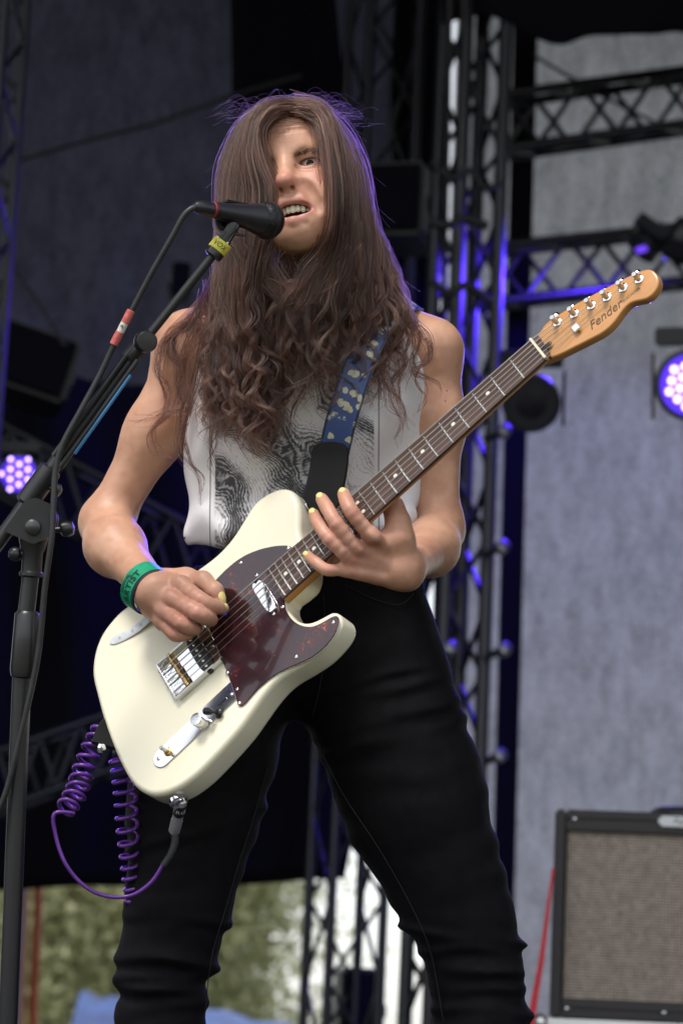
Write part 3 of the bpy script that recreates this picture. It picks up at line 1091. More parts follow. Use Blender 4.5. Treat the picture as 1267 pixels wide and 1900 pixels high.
# ---- bridge
def gq(pts, h): return gz(Z5, pts, h)
c_rb = gst(*Z5(608, 808), .003); c_lb = gst(*Z5(400, 976), .003)
s0, s1 = c_rb[0], c_lb[0]
tB = (c_rb[1]+c_lb[1])/2
tA = -tB + .002
bp = np.array([(s0, tA), (s1, tA), (s1, tB), (s0, tB)])
bpo = resample(np.array(sum([[bp[i]*(1-u) + bp[(i+1) % 4]*u for u in (.04, .5, .96)] for i in range(4)], [])), 80, True)
br_o = plate('bridge_plate', bpo, [(.001, .002), (0, .0012), (0, 0.0003)], chrome, GT)
br_o['label'] = 'chrome bridge plate with brass saddles'
for nm, a, b in (('bridge_rim', (s0, tB), (s1, tB)), ('bridge_rim', (s1, tB), (s1, tA)), ('bridge_rim', (s0, tA), (s1, tA))):
    a, b = np.array(a), np.array(b)
    mid = (a+b)/2
    ax = unit(b-a)
    X = -ax[0]*E1 + ax[1]*E2
    Y = np.cross(EN, X)
    slab(nm, G(mid[0], mid[1], .0062), (np.linalg.norm(b-a) + .0012, .0013, .0095), chrome, br_o, (X, Y, EN), .0004)
for i, t in enumerate((-.0215, 0, .0215)):
    sd_ = BR_S + (.0015, 0, -.001)[i]
    sa = rod('saddle', G(sd_, t-.0102, .0085), G(sd_, t+.0102, .0085), .0041, brass, br_o, 16)
    for dt in (-.0055, .0055):
        rod('saddle_screw', G(sd_, t+dt, .0045), G(sd_, t+dt, .0128), .0013, steel, sa, 8)
    rod('intonation_screw', G(sd_, t, .0072), G(s1, t, .0072), .0014, steel, br_o, 8)
    lathe('screw_head', [(.0024, 0), (.0024, .002), (.0014, .003)], G(s1+.0005, t, .0072), -E1, steel, br_o, 10)
# bridge pickup
pc = gst(*Z5(512, 812), .004)
pk = []
for a in np.linspace(0, 2*math.pi, 40, endpoint=False):
    u, w = math.cos(a), math.sin(a)
    pk.append((.565+.0035*0 + .0105*math.copysign(abs(u)**.9, u) + .018, 0.0 + .036*math.copysign(abs(w)**.6, w)))
pk = np.array(pk)
pk[:, 0] += (s0 + .026) - pk[:, 0].mean()
bpk = plate('bridge_pickup', pk, [(.0012, .0088), (.0002, .0075), (0, .001)], black_plastic, GT)
for i in range(6):
    t = brd_t[i]*.96
    lathe('pole_piece', [(.0024, 0), (.0024, .0006), (.002, .0009)], G(pk[:, 0].mean(), t, .0086), EN, steel, bpk, 12)
for x, y in ((550,747),(592,806)):
    screw(Z5, x, y, .002, GT, .0024)

# ---- neck pickup, chrome cover
na, nb_ = np.array(gst(*Z5(752, 470), .006)), np.array(gst(*Z5(800, 590), .006))
na = np.array(((na[0]+nb_[0])/2, na[1])); nb_ = np.array((na[0], nb_[1]))
ax = unit(nb_-na); px_ = np.array((-ax[1], ax[0]))
npk = []
for a in np.linspace(0, 2*math.pi, 44, endpoint=False):
    u, w = math.cos(a), math.sin(a)
    npk.append((na+nb_)/2 + ax*(np.linalg.norm(nb_-na)/2+.006)*math.copysign(abs(u)**.55, u) + px_*.0095*math.copysign(abs(w)**.6, w))
npo = plate('neck_pickup', np.array(npk), [(.0028, .0088), (.0008, .0082), (0, .0066), (0, .001)], chrome, GT)
npo['label'] = 'chrome covered neck pickup'
screw(Z5, 741, 440, .003); screw(Z5, 815, 608, .003)

# ---- control plate, knob, switch, bare pot shaft
ca, cb = np.array(gst(*Z5(642, 938), .002)), np.array(gst(*Z5(330, 1232), .002))
ax = unit(cb-ca); pr_ = np.array((-ax[1], ax[0]))
cp = []
for a in np.linspace(-math.pi/2, math.pi/2, 14): cp.append(cb + .0145*(math.cos(a)*ax + math.sin(a)*pr_))
for a in np.linspace(math.pi/2, 3*math.pi/2, 14): cp.append(ca + .0145*(math.cos(a)*ax + math.sin(a)*pr_))
cpo = plate('control_plate', resample(np.array(cp), 70, True), [(.0007, .0019), (0, .0013), (0, .0003)], chrome, GT)
cpo['label'] = 'chrome control plate'
screw(Z5, 657, 936, .0019); screw(Z5, 316, 1238, .0019); screw(Z5, 633, 958, .0019)
kb = gpt(*Z5(512, 1085), .002)
kn = lathe('volume_knob', [(.0088, .001), (.0092, .002), (.0092, .0165), (.0086, .0185), (.006, .0192), (.0015, .0193)], kb, EN, None, GT, 40)
knurl = mat('knurled_chrome', (.8, .8, .82), .18, 1.0)
_w = N(knurl, 'ShaderNodeTexVoronoi', Scale=900); L(knurl, coords(knurl), _w.inputs['Vector'])
_bb = N(knurl, 'ShaderNodeBump', Strength=.35, Distance=.0005); L(knurl, _w.outputs['Distance'], _bb.inputs['Height']); L(knurl, _bb.outputs[0], bsdf(knurl).inputs['Normal'])
kn.data.materials.clear(); kn.data.materials.append(knurl)
sw = gpt(*Z5(582, 1040), .002)
lathe('pickup_switch', [(.0075, 0), (.0068, .003), (.0045, .0048), (.0018, .005), (.0018, .011), (.0042, .012), (.0054, .018), (.0046, .0225), (.002, .0245)], sw, unit(EN + .55*E1*-1 - .25*E2), black_plastic, GT, 20)
_a, _b2 = gpt(*Z5(572, 1010), .002), gpt(*Z5(612, 975), .002)
rod('switch_slot', _a, _b2, .0011, black_plastic, GT, 8)
sh = gpt(*Z5(358, 1208), .002)
so = lathe('bare_pot_shaft', [(.0030, 0), (.0030, .017), (.0024, .018)], sh, EN, steel, GT, 14)
lathe('pot_nut', [(.0062, 0), (.0062, .0022), (.0052, .003), (.0040, .0032), (.0040, .006)], sh, EN, brass, so, 6)

# ---- output jack cup, strap buttons
jk = G(.705, .149, -.022)
jd = unit(E2 + .05*E1*-1)
jk = gpt(332, 1489, -.022)
jo = lathe('output_jack', [(.0125, -.004), (.0125, .0012), (.0105, .0022), (.0072, .001), (.0062, .0022), (.0050, .0022)], jk - jd*.001, jd, chrome, GT, 24)
sb1 = gpt(562, 945, -.024)
lathe('strap_button', [(.0036, -.006), (.0036, .006), (.0068, .008), (.0068, .010), (.004, .011)], sb1, unit(E1*.8 + E2*.2), chrome, GT, 18)
sb2 = gpt(206, 1372, -.024)
lathe('strap_button', [(.0036, -.006), (.0036, .006), (.0068, .008), (.0068, .010), (.004, .011)], sb2, -E1, chrome, GT, 18)

# ---- lettering on the headstock: drawn script and small capitals
ink = mat('headstock_lettering', (.10, .06, .03), .4)
_la, _lb = gpt(*Z7(752, 455), .0018), gpt(*Z7(905, 335), .0018)
lx = unit(_lb-_la); ly = unit(np.cross(EN, lx))
text_mesh('script_lettering', 'Fender', .0185, ink, (_la+_lb)/2, lx, ly, hs_o, .0003, .35)
_la, _lb = gpt(*Z7(930, 318), .0018), gpt(*Z7(1028, 240), .0018)
lx = unit(_lb-_la); ly = unit(np.cross(EN, lx))
text_mesh('capital_lettering', 'TELECASTER', .0056, ink, (_la+_lb)/2, lx, ly, hs_o, .0003)
# rosette strip of white tape with holes hanging from the wristband is built with the band
# ================================================================== the singer
skin = mat('skin', (.6, .36, .26), .45, spec=.4)
_b = bsdf(skin)
_at = N(skin, 'ShaderNodeVertexColor', _layer_name='Col')
_v = coords(skin)
_nn = N(skin, 'ShaderNodeTexNoise', Scale=38, Detail=5)
L(skin, _v, _nn.inputs['Vector'])
_rm = ramp(skin, _nn.outputs[0], [(.3, (.86, .79, .76)), (.7, (1.07, 1.06, 1.05))])
_mx = N(skin, 'ShaderNodeMix', _data_type='RGBA', _blend_type='MULTIPLY')
_mx.inputs[0].default_value = 1.0
L(skin, _at.outputs[0], _mx.inputs[6]); L(skin, _rm, _mx.inputs[7])
_n9 = N(skin, 'ShaderNodeTexNoise', Scale=11, Detail=4)
L(skin, _v, _n9.inputs['Vector'])
_r9 = ramp(skin, _n9.outputs[0], [(.3, (.90, .82, .80)), (.7, (1.06, 1.06, 1.06))])
_vz = N(skin, 'ShaderNodeTexVoronoi', Scale=160); L(skin, _v, _vz.inputs['Vector'])
_fr = ramp(skin, _vz.outputs['Distance'], [(.05, (.80, .70, .66)), (.16, (1, 1, 1))])
_m2 = N(skin, 'ShaderNodeMix', _data_type='RGBA', _blend_type='MULTIPLY'); _m2.inputs[0].default_value = 1.0
L(skin, _mx.outputs[2], _m2.inputs[6]); L(skin, _r9, _m2.inputs[7])
_m3 = N(skin, 'ShaderNodeMix', _data_type='RGBA', _blend_type='MULTIPLY'); _m3.inputs[0].default_value = .6
L(skin, _m2.outputs[2], _m3.inputs[6]); L(skin, _fr, _m3.inputs[7])
L(skin, _m3.outputs[2], _b.inputs['Base Color'])
_b.inputs['Subsurface Weight'].default_value = .12
_b.inputs['Subsurface Radius'].default_value = (.012, .004, .002)
_b.inputs['Subsurface Scale'].default_value = .5
noise_bump(skin, 900, .25, .0006, 3, _v)

SKIN_C = np.array((.52, .305, .210))
PE = empty('person', Pt(590, 2395, 3.92))
tag(PE, 'singer with long brown hair in white print tank top and black jeans playing guitar', 'person')

# ---- arms and hands -------------------------------------------------------------
def arm_prims():
    P = []
    # her left arm
    sh = Pt(792, 640, 3.95); mid = Pt(812, 800, 3.945); el = Pt(808, 985, 3.93)
    wr = Pt(758, 1050, 3.705)
    P += [cone(Pt(730, 632, 3.96), Pt(796, 648, 3.95), .042, .037, .04),
          cone(Pt(803, 650, 3.95), Pt(810, 780, 3.945), .0375, .0345, .04),
          cone(Pt(810, 780, 3.945), Pt(812, 980, 3.93), .0345, .0300, .04)]
    P += [cone(Pt(812, 985, 3.93), Pt(798, 1015, 3.86), .0315, .0325, .035),
          cone(Pt(798, 1017, 3.86), wr, .0335, .0222, .04)]
    return P
RARM = [(345, 640), (300, 730), (248, 850), (205, 950)]
def right_arm_prims():
    P = []
    P += [cone(Pt(400, 640, 3.96), Pt(350, 640, 3.95), .046, .043, .03),
          cone(Pt(352, 642, 3.95), Pt(287, 805, 3.952), .0400, .0365, .04),
          cone(Pt(287, 805, 3.952), Pt(206, 955, 3.955), .0365, .0320, .04)]
    P += [cone(Pt(193, 976, 3.95), Pt(214, 1014, 3.88), .0335, .0345, .035),
          cone(Pt(214, 1014, 3.88), Pt(290, 1100, 3.742), .0345, .0225, .04)]
    return P

def finger(js, rs, k=.007):
    Q_ = catmull(np.array(js), 13)                      # rounded bends, like flesh over the joints
    R_ = np.interp(np.linspace(0, 1, 13), np.linspace(0, 1, len(rs)), rs)
    # the pad narrows a touch between the joints
    R_ = R_*np.array([1, .97, .95, .97, 1.0, .97, .96, .98, 1.0, .98, .97, .99, 1.0])
    return chain(list(Q_), list(R_), .003)

# left hand: back of the hand to the camera, fingers fanned across the neck
WL = Pt(754, 1053, 3.70)
def lp(x, y, h): return gpt(*Z6(x, y), h)
LF = {
 'index':  [lp(632, 492, .004), lp(482, 305, .036), lp(432, 210, .037), lp(411, 150, .030)],
 'middle': [lp(520, 598, .006), lp(358, 392, .040), lp(280, 262, .041), lp(236, 188, .033)],
 'ring':   [lp(478, 690, .004), lp(305, 512, .036), lp(214, 388, .036), lp(176, 308, .028)],
 'pinky':  [lp(450, 738, -.004), lp(292, 752, .018), lp(192, 690, .026), lp(128, 636, .019)],
}
LFR = {'index': (.0108, .0094, .0084, .0074), 'middle': (.0108, .0096, .0085, .0075),
       'ring': (.0102, .0090, .0080, .0071), 'pinky': (.0094, .0078, .0069, .0061)}
def left_hand():
    P = []
    for nm in LF: P.append(group(finger(LF[nm], LFR[nm]), .0022))
    wr = [Pt(742, 1042, 3.695), Pt(748, 1056, 3.69), Pt(752, 1066, 3.692), Pt(755, 1076, 3.70)]
    for i, nm in enumerate(('index', 'middle', 'ring', 'pinky')):
        m = LF[nm][0]
        P.append(cone(wr[i], m, .0145, .0098, .011))
    P.append(cone(wr[0], Pt(700, 1010, 3.675), .016, .011, .014))
    P.append(cone(wr[2], Pt(668, 1052, 3.668), .0165, .012, .014))
    P.append(cone(WL, wr[1], .0205, .019, .02))
    # knuckles
    for nm in ('index', 'middle', 'ring', 'pinky'):
        P.append(ell(LF[nm][0] + TW*.0035, (.0088,)*3, .007))
    # hollows between the tendons
    nm_ = ('index', 'middle', 'ring', 'pinky')
    for i in range(3):
        a_ = (LF[nm_[i]][0] + LF[nm_[i+1]][0])/2
        w_ = (wr[i] + wr[i+1])/2
        P.append(cone(a_ + TW*.0135, a_*.40 + w_*.60 + TW*.0175, .0032, .0010, .016, '-'))
    # thumb behind the neck
    P += chain([Pt(752, 1040, 3.69), Pt(741, 1000, 3.682), Pt(738, 968, 3.69), Pt(729, 940, 3.70), Pt(708, 918, 3.715)],
               (.019, .018, .0148, .0125, .0095), .012)
    P.append(cone(Pt(738, 1000, 3.684), Pt(708, 1002, 3.676), .013, .009, .016))
    return P

def rp(x, y, h): return gpt(*Z8(x, y), h)
RF = {
 'index':  [rp(520, 345, .056), rp(705, 495, .060), rp(850, 560, .040), rp(915, 578, .024)],
 'middle': [rp(425, 482, .062), rp(668, 618, .064), rp(790, 680, .040), rp(800, 690, .022)],
 'ring':   [rp(350, 600, .058), rp(510, 722, .064), rp(640, 770, .044), rp(660, 770, .024)],
 'pinky':  [rp(330, 700, .050), rp(450, 830, .054), rp(570, 830, .040), rp(600, 810, .022)],
}
RFR = {'index': (.0112, .0104, .0092, .0076), 'middle': (.0114, .0108, .0094, .0082),
       'ring': (.0108, .0101, .0088, .0076), 'pinky': (.0100, .0090, .0078, .0068)}
WR = Pt(290, 1103, 3.742)
RT_THUMB = [rp(330, 300, .036), rp(560, 300, .030), rp(720, 305, .036), rp(840, 410, .036), rp(888, 500, .030)]
def right_hand():
    P = []
    for nm in RF: P.append(group(finger(RF[nm], RFR[nm]), .0018))
    w = [rp(270, 330, .040), rp(255, 400, .046), rp(245, 480, .045), rp(245, 560, .038)]
    for i, nm in enumerate(('index', 'middle', 'ring', 'pinky')):
        P.append(cone(w[i], RF[nm][0], .0150, .0105, .010))
    P.append(cone(WR, w[1], .0235, .019, .02))
    P.append(cone(w[2], WR, .019, .0225, .02))
    P.append(group(chain(RT_THUMB, (.017, .016, .0118, .0105, .0085), .01), .003))
    P.append(ell(rp(470, 410, .038), (.021, .018, .018), .015))
    for nm in RF:
        P.append(ell(RF[nm][0] + EN*.0035, (.0092,)*3, .007))
    return P

# ---- torso under the shirt --------------------------------------------------------
def torso_prims(grow=0.0):
    A = (RT, UP, TW)
    P = [ell(Pt(572, 700, 3.955), (.158+grow, .125+grow, .095+grow), .04, '+', A),
         ell(Pt(565, 800, 3.950), (.145+grow, .135+grow, .095+grow), .05, '+', A),
         cone(Pt(565, 760, 3.95), Pt(570, 1050, 3.95), .115+grow, .112+grow, .06, '+', (TW, .82)),
         cone(Pt(500, 780, 3.91), Pt(500, 790, 3.90), .062+grow, .055+grow, .05),
         cone(Pt(640, 780, 3.91), Pt(640, 790, 3.90), .062+grow, .055+grow, .05),
         cone(Pt(420, 632, 3.975), Pt(710, 632, 3.975), .05+grow, .05+grow, .05),
         cone(Pt(565, 520, 3.93), Pt(568, 660, 3.965), .055, .062, .05)]
    return P

def near_pts(pts, r):
    pts = np.asarray(pts)
    def f(c):
        d = np.min(np.linalg.norm(c[:, None, :] - pts[None], axis=2), axis=1)
        return d < r
    return f

BODY_P = torso_prims() + arm_prims() + left_hand() + right_arm_prims() + right_hand()
# surface relief of the skin: soft muscle and tendon variation
def skin_post(p, d):
    return d + .0007*vnoise(p*30) + .0003*vnoise(p*120)
arm_c = [Pt(800, y, 3.94) for y in (610, 660, 720, 780, 840, 900, 960, 1010)] + [Pt(790, 1030, 3.84), Pt(770, 1050, 3.76), Pt(740, 1030, 3.69), Pt(700, 1000, 3.66), Pt(660, 1030, 3.66), Pt(620, 980, 3.65), Pt(600, 940, 3.65), Pt(640, 930, 3.65), Pt(590, 1040, 3.65), Pt(730, 950, 3.70)]
arm_c += [Pt(345 - (y-640)*.44, y, 3.95) for y in (620, 680, 740, 800, 860, 920, 980)] + [Pt(215, 1030, 3.88), Pt(250, 1070, 3.80), Pt(290, 1100, 3.75), Pt(330, 1110, 3.72), Pt(370, 1100, 3.71), Pt(400, 1110, 3.71), Pt(340, 1160, 3.70), Pt(380, 1140, 3.70)]
near_arm = near_pts(arm_c, .085)
v1, q1 = sdf_mesh(BODY_P, .0017, near_arm, skin_post)
far_p = near_pts(arm_c, .055)
v2, q2 = sdf_mesh(torso_prims() + arm_prims()[:2] + right_arm_prims()[:2], .005, lambda c: ~far_p(c))

# ---- head, in its own frame: x to her left, y out of the face, z up ----------------
def head_prims():
    P = [ell((0, -.008, .026), (.072, .092, .076), .02),
         ell((0, .022, -.030), (.061, .062, .082), .04),
         ell((0, .040, .042), (.060, .046, .048), .04),
         cone((-.044, .0, -.070), (-.012, .062, -.103), .020, .017, .03),
         cone((.044, .0, -.070), (.012, .062, -.103), .020, .017, .03),
         ell((0, .076, -.108), (.018, .013, .014), .02),
         cone((0, -.02, -.06), (0, -.045, -.17), .052, .055, .03),
         ell((-.043, .056, -.030), (.022, .018, .017), .025),
         ell((.043, .056, -.030), (.022, .018, .017), .025),
         cone((-.036, .0705, .0145), (.036, .0705, .0145), .0105, .0105, .02),
         ell((0, .0725, -.076), (.036, .0195, .030), .03)]
    for sx in (-1, 1):
        P.append(ell((sx*.032, .091, -.004), (.018, .014, .0105), .012, '-'))
    # nose
    P += [cone((0, .0800, .006), (0, .1020, -.036), .0098, .0112, .014),
          ell((0, .1045, -.0385), (.0108, .0105, .0094), .008),
          ell((-.0138, .0925, -.0412), (.0066, .0092, .0064), .008),
          ell((.0138, .0925, -.0412), (.0066, .0092, .0064), .008),
          cone((0, .097, -.0465), (0, .089, -.0515), .0045, .0045, .006)]
    for sx in (-1, 1):
        P.append(ell((sx*.0080, .0975, -.0490), (.0046, .0066, .0050), .0022, '-'))
    # eyelids
    for sx in (-1, 1):
        e = np.array((sx*.032, .0665, -.0045))
        P.append(ell(e, (.0155, .0142, .0138), .005))
        P.append(ell(e + (sx*.001, .0135, -.0008), (.0150, .0090, .0058), .0016, '-'))
        # upper lid fold
        P += chain([e + (-.015, .009, .0045), e + (-.007, .0125, .0088), e + (.005, .0128, .0092), e + (.0155, .0085, .005)], (.0012, .0022, .0024, .0012), .003)
    # cheek folds from nose to mouth corner
    for sx in (-1, 1):
        P += chain([(sx*.0195, .0955, -.047), (sx*.030, .0885, -.058), (sx*.039, .077, -.074)], (.0014, .0018, .0010), .010, '-')
        P.append(ell((sx*.034, .068, -.046), (.020, .015, .020), .03))
        P.append(ell((sx*.030, .044, -.066), (.030, .032, .036), .04))
    # open mouth: cavity, then lips round it
    P.append(ell((.003, .090, -.0790), (.0250, .030, .0128), .003, '-'))
    up = [(-.0255, .0815, -.0785), (-.014, .0915, -.0668), (-.004, .0942, -.0638), (.003, .0938, -.0642), (.011, .0924, -.0645), (.021, .0868, -.0680), (.0305, .0790, -.0775)]
    P += chain(up, (.0022, .0034, .0037, .0034, .0037, .0033, .0020), .005)
    lw = [(-.0255, .0815, -.0800), (-.013, .0910, -.0925), (.003, .0935, -.0960), (.017, .0900, -.0930), (.0305, .0790, -.0790)]
    P += chain(lw, (.0022, .0048, .0056, .0048, .0020), .006)
    # frown lines
    P += chain([(-.005, .0900, .006), (-.0062, .0892, .017)], (.0007, .0007), .007, '-')
    P += chain([(.0055, .0900, .006), (.0066, .0892, .018)], (.0008, .0008), .007, '-')
    return P
HP = head_prims()
def _fy(x, z):
    ys = np.arange(.13, .03, -.0005)
    d = sdf_eval(HP, np.stack([np.full_like(ys, x), ys, np.full_like(ys, z)], 1))
    return ys[np.argmax(d < 0)]
_base = list(HP)
folds = []
for sx in (-1, 1):
    folds += [([(sx*.021, -.040), (sx*.028, -.051), (sx*.035, -.066), (sx*.038, -.082)], .0013, .013),
              ([(sx*.016, -.0135), (sx*.026, -.0175), (sx*.038, -.0180), (sx*.047, -.0130)], .0011, .006)]
folds += [([(-.034, .040), (-.014, .043), (.010, .041), (.034, .042)], .0009, .006), ([(-.030, .051), (-.010, .053), (.014, .051), (.034, .052)], .0009, .006)]
for path_, r_, k_ in folds:
    path_ = catmull(np.array(path_, float), 11)
    pp_ = [(x, _fy(x, z) + .0006, z) for x, z in path_]
    rs_ = list(r_*(.25 + .75*np.sin(np.linspace(.15, 2.9, len(pp_)))))
    HP = HP + chain(pp_, rs_, k_, '-')
vh, qh = sdf_mesh(HP, .0015, None, lambda p, d: d + .0004*vnoise(p*110))
# colour of the face: lips, flush of nose and cheeks
def face_col(v):
    c = np.tile(SKIN_C, (len(v), 1))
    x, y, z = v.T
    def blend(w, col):
        nonlocal c
        w = np.clip(w, 0, 1)[:, None]
        c = c*(1-w) + np.array(col)*w
    nose = np.exp(-((x/.017)**2 + ((z+.040)/.016)**2)) * (y > .08)
    blend(.45*nose, (.60, .25, .215))
    ck = np.exp(-((np.abs(x)-.042)/.02)**2 - ((z+.035)/.022)**2)*(y > .03)
    blend(.5*ck, (.59, .285, .22))
    up = np.array([(-.0255, -.0785), (-.014, -.0668), (-.004, -.0638), (.003, -.0642), (.011, -.0645), (.021, -.0680), (.0305, -.0775)])
    lw = np.array([(-.0255, -.0800), (-.013, -.0925), (.003, -.0960), (.017, -.0930), (.0305, -.0790)])
    for path, r in ((up, .0042), (lw, .0060)):
        pp = resample(path, 40)
        dd = np.min(np.hypot(x[:, None]-pp[:, 0], z[:, None]-pp[:, 1]), axis=1)
        wl = np.clip((r-dd)/.002, 0, 1)*(y > .06)
        blend(.65*wl, (.46, .20, .18))
    cav = ((x-.003)/.0245)**2 + ((z+.0790)/.0125)**2
    blend(np.clip((1-cav)*4, 0, 1)*(y < .088)*(y > .03), (.16, .03, .03))
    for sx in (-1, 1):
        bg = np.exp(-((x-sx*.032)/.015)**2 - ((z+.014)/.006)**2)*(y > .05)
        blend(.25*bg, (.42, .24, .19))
    return c

HY, HPI, HRO = rad(12), rad(17), rad(10)
h_f = TW*math.cos(HPI)*math.cos(HY) + UP*math.sin(HPI) - RT*math.cos(HPI)*math.sin(HY)
h_f = unit(h_f)
h_u = UP*math.cos(HRO) - RT*math.sin(HRO)           # crown leans one way, chin the other
h_u = unit(h_u - (h_u @ h_f)*h_f)
h_r = np.cross(h_u, h_f)
if h_r @ RT < 0: h_r = -h_r
HEAD_O = Pt(531, 303, 3.795) - h_f*.078             # glabella pinned, frame origin between the ears
def HW(p):
    p = np.atleast_2d(np.asarray(p, float))
    return HEAD_O + p[:, :1]*h_r + p[:, 1:2]*h_f + p[:, 2:3]*h_u
ch = face_col(vh)
vhw = HW(vh)

def skin_col(v):
    px, py, d = proj(v)
    c = np.tile(SKIN_C, (len(v), 1))
    # redder hands and knuckles, as skin is
    hand = np.exp(-(((px-350)/75)**2 + ((py-1130)/70)**2)) + np.exp(-(((px-650)/95)**2 + ((py-1010)/90)**2))
    w = np.clip(hand, 0, 1)[:, None]*.6
    c = c*(1-w) + np.array((.50, .265, .205))*w
    for H_ in (LF, RF):
        for js in H_.values():
            for jt, am in ((js[0], .45), (js[1], .5), (js[2], .35), (js[3], .3)):
                w = (am*np.exp(-(np.linalg.norm(v - jt, axis=1)/.013)**4))[:, None]
                c = c*(1-w) + np.array((.47, .205, .16))*w
    # sun-touched outer arms, paler insides
    return c
V = np.vstack([v1, v2, vhw])
Q = np.vstack([q1, q2 + len(v1), qh + len(v1) + len(v2)])
Ccol = np.vstack([skin_col(v1), skin_col(v2), ch])
me = quad_mesh('body', V, Q)
point_color(me, Ccol)
body = link('body', me, skin, PE)
body['label'] = 'bare arms, hands and face of the singer'

# ---- eyes, teeth, brows, nails ------------------------------------------------------
eye_m = mat('eyeball', (.62, .58, .56), .35, spec=.12)
_tc = N(eye_m, 'ShaderNodeTexCoord')
_sx = N(eye_m, 'ShaderNodeSeparateXYZ')
L(eye_m, _tc.outputs['Object'], _sx.inputs[0])
L(eye_m, ramp(eye_m, _sx.outputs[1], [(0, (.60, .55, .53)), (.885, (.58, .52, .5)), (.895, (.015, .010, .008)), (.955, (.035, .020, .013)), (.972, (.004, .004, .004))]), bsdf(eye_m).inputs['Base Color'])
for sx in (-1, 1):
    c = HW((sx*.032, .0662, -.0045))[0]
    gaze = unit(.5*unit(CAM - c) + .5*h_f + .03*h_u)
    gx, gy, gz_ = frame_from(gaze, RT)
    ball('eye', c, .0124, eye_m, PE, (gx, gaze, np.cross(gx, gaze)), 32)
lash_m = mat('eyelash', (.012, .008, .007), .6)
for sx in (-1, 1):
    e = np.array((sx*.032, .0665, -.0045))
    for nm, zz in (('upper_lashes', .0052), ('lower_lashes', -.0064)):
        pts_ = []
        for u in np.linspace(-1, 1, 13):
            x_ = e[0] + sx*.001 + .0138*u
            z_ = e[2] - .0008 + zz*math.sqrt(max(0, 1-u*u))
            ys = np.arange(.10, .05, -.0003)
            d_ = sdf_eval(HP, np.stack([np.full_like(ys, x_), ys, np.full_like(ys, z_ + (.0010 if zz > 0 else -.0010))], 1))
            pts_.append((x_, ys[np.argmax(d_ < 0)] + .0004, z_))
        tube(nm, HW(pts_), .00075 if zz > 0 else .00035, lash_m, PE, 6)
tooth_m = mat('tooth_enamel', (.62, .56, .42), .25)
mouth_m = mat('mouth_inside', (.12, .02, .02), .5)
for i in range(-5, 6):
    a = i*.0068
    w = (.0042, .0036, .0036, .0034, .0034, .0034)[abs(i)]
    yy = .0865 - 18*a*a
    hgt = (.0056, .0050, .0054, .0047, .0044, .004)[abs(i)]
    xd = unit(h_r - h_f*36*a*.5)
    fd = unit(h_f + h_r*36*a*.5)
    c = HW((a + .003, yy, -.0738 - .02*abs(a)))[0]
    slab('tooth', c, (w*1.85, .004, hgt*2), tooth_m, PE, (xd, fd, h_u), .0014, 3)
ball('tongue', HW((.003, .062, -.0905))[0], (.018, .024, .0055), mouth_m, PE, (h_r, h_f, h_u))

nail_m = mat('yellow_nail_varnish', (.76, .63, .24), .25)
def nail(tip, prev, up, r, off=.55):
    ax = unit(tip - prev)
    up = unit(up - (up @ ax)*ax)
    c = tip - ax*r*.30 + up*r*.86
    side = np.cross(ax, up)
    n = ball('fingernail', c, (r*.70, r*1.15, r*.46), nail_m, PE, (side, unit(ax - .22*up), unit(up + .22*ax)), 16)
    n['label'] = 'yellow painted fingernail'
for nm in LF:
    nail(LF[nm][3], LF[nm][2], TW*1.0 + UP*.15 - RT*.1, LFR[nm][3])
nail(RF['index'][3], RF['index'][2], TW*.3 + RT*.9 + UP*.3, RFR['index'][3])
nail(RT_THUMB[-1], RT_THUMB[-2], TW*.7 + UP*.35 + RT*.5, .0088)

def hair_curves(name, strands, radii, m, parent, shade=None):
    """strands: list of (n,3) arrays"""
    cu = bpy.data.hair_curves.new(name)
    cu.add_curves([len(s) for s in strands])
    pos = np.concatenate(strands).astype(np.float32)
    cu.attributes['position'].data.foreach_set('vector', pos.ravel())
    ra = cu.attributes.get('radius') or cu.attributes.new('radius', 'FLOAT', 'POINT')
    ra.data.foreach_set('value', np.concatenate(radii).astype(np.float32))
    if shade is not None:
        sa_ = cu.attributes.new('shade', 'FLOAT', 'CURVE')
        sa_.data.foreach_set('value', np.asarray(shade, np.float32))
    cu.materials.append(m)
    o = bpy.data.objects.new(name, cu)
    COL.objects.link(o)
    return adopt(o, parent)

def face_y(x, z):
    ys = np.arange(.13, .03, -.0006)
    d = sdf_eval(HP, np.stack([np.full_like(ys, x), ys, np.full_like(ys, z)], 1))
    return ys[np.argmax(d < 0)]
brow_m = mat('brow_hair', (.055, .032, .022), .6)
for sx in (-1, 1):
    st_, rr_ = [], []
    for _ in range(130):
        u = rng.random()
        x = sx*(.012 + .036*u)
        z = .0035 + .0042*math.sin(u*2.6) - .003*max(0, .2-u)/.2 + rng.normal(0, .0016)
        y = face_y(x, z) + .0003
        p = np.array((x, y, z))
        dr = np.array((sx*.9, -.25, .65*(1-u*1.3)))*.0075
        st_.append(HW([p, p+dr*.5+(0, .0012, 0), p+dr+(0, .0004, 0)]))
        rr_.append(np.array((.00016, .00014, .00008)))
    hair_curves('eyebrow', st_, rr_, brow_m, PE)

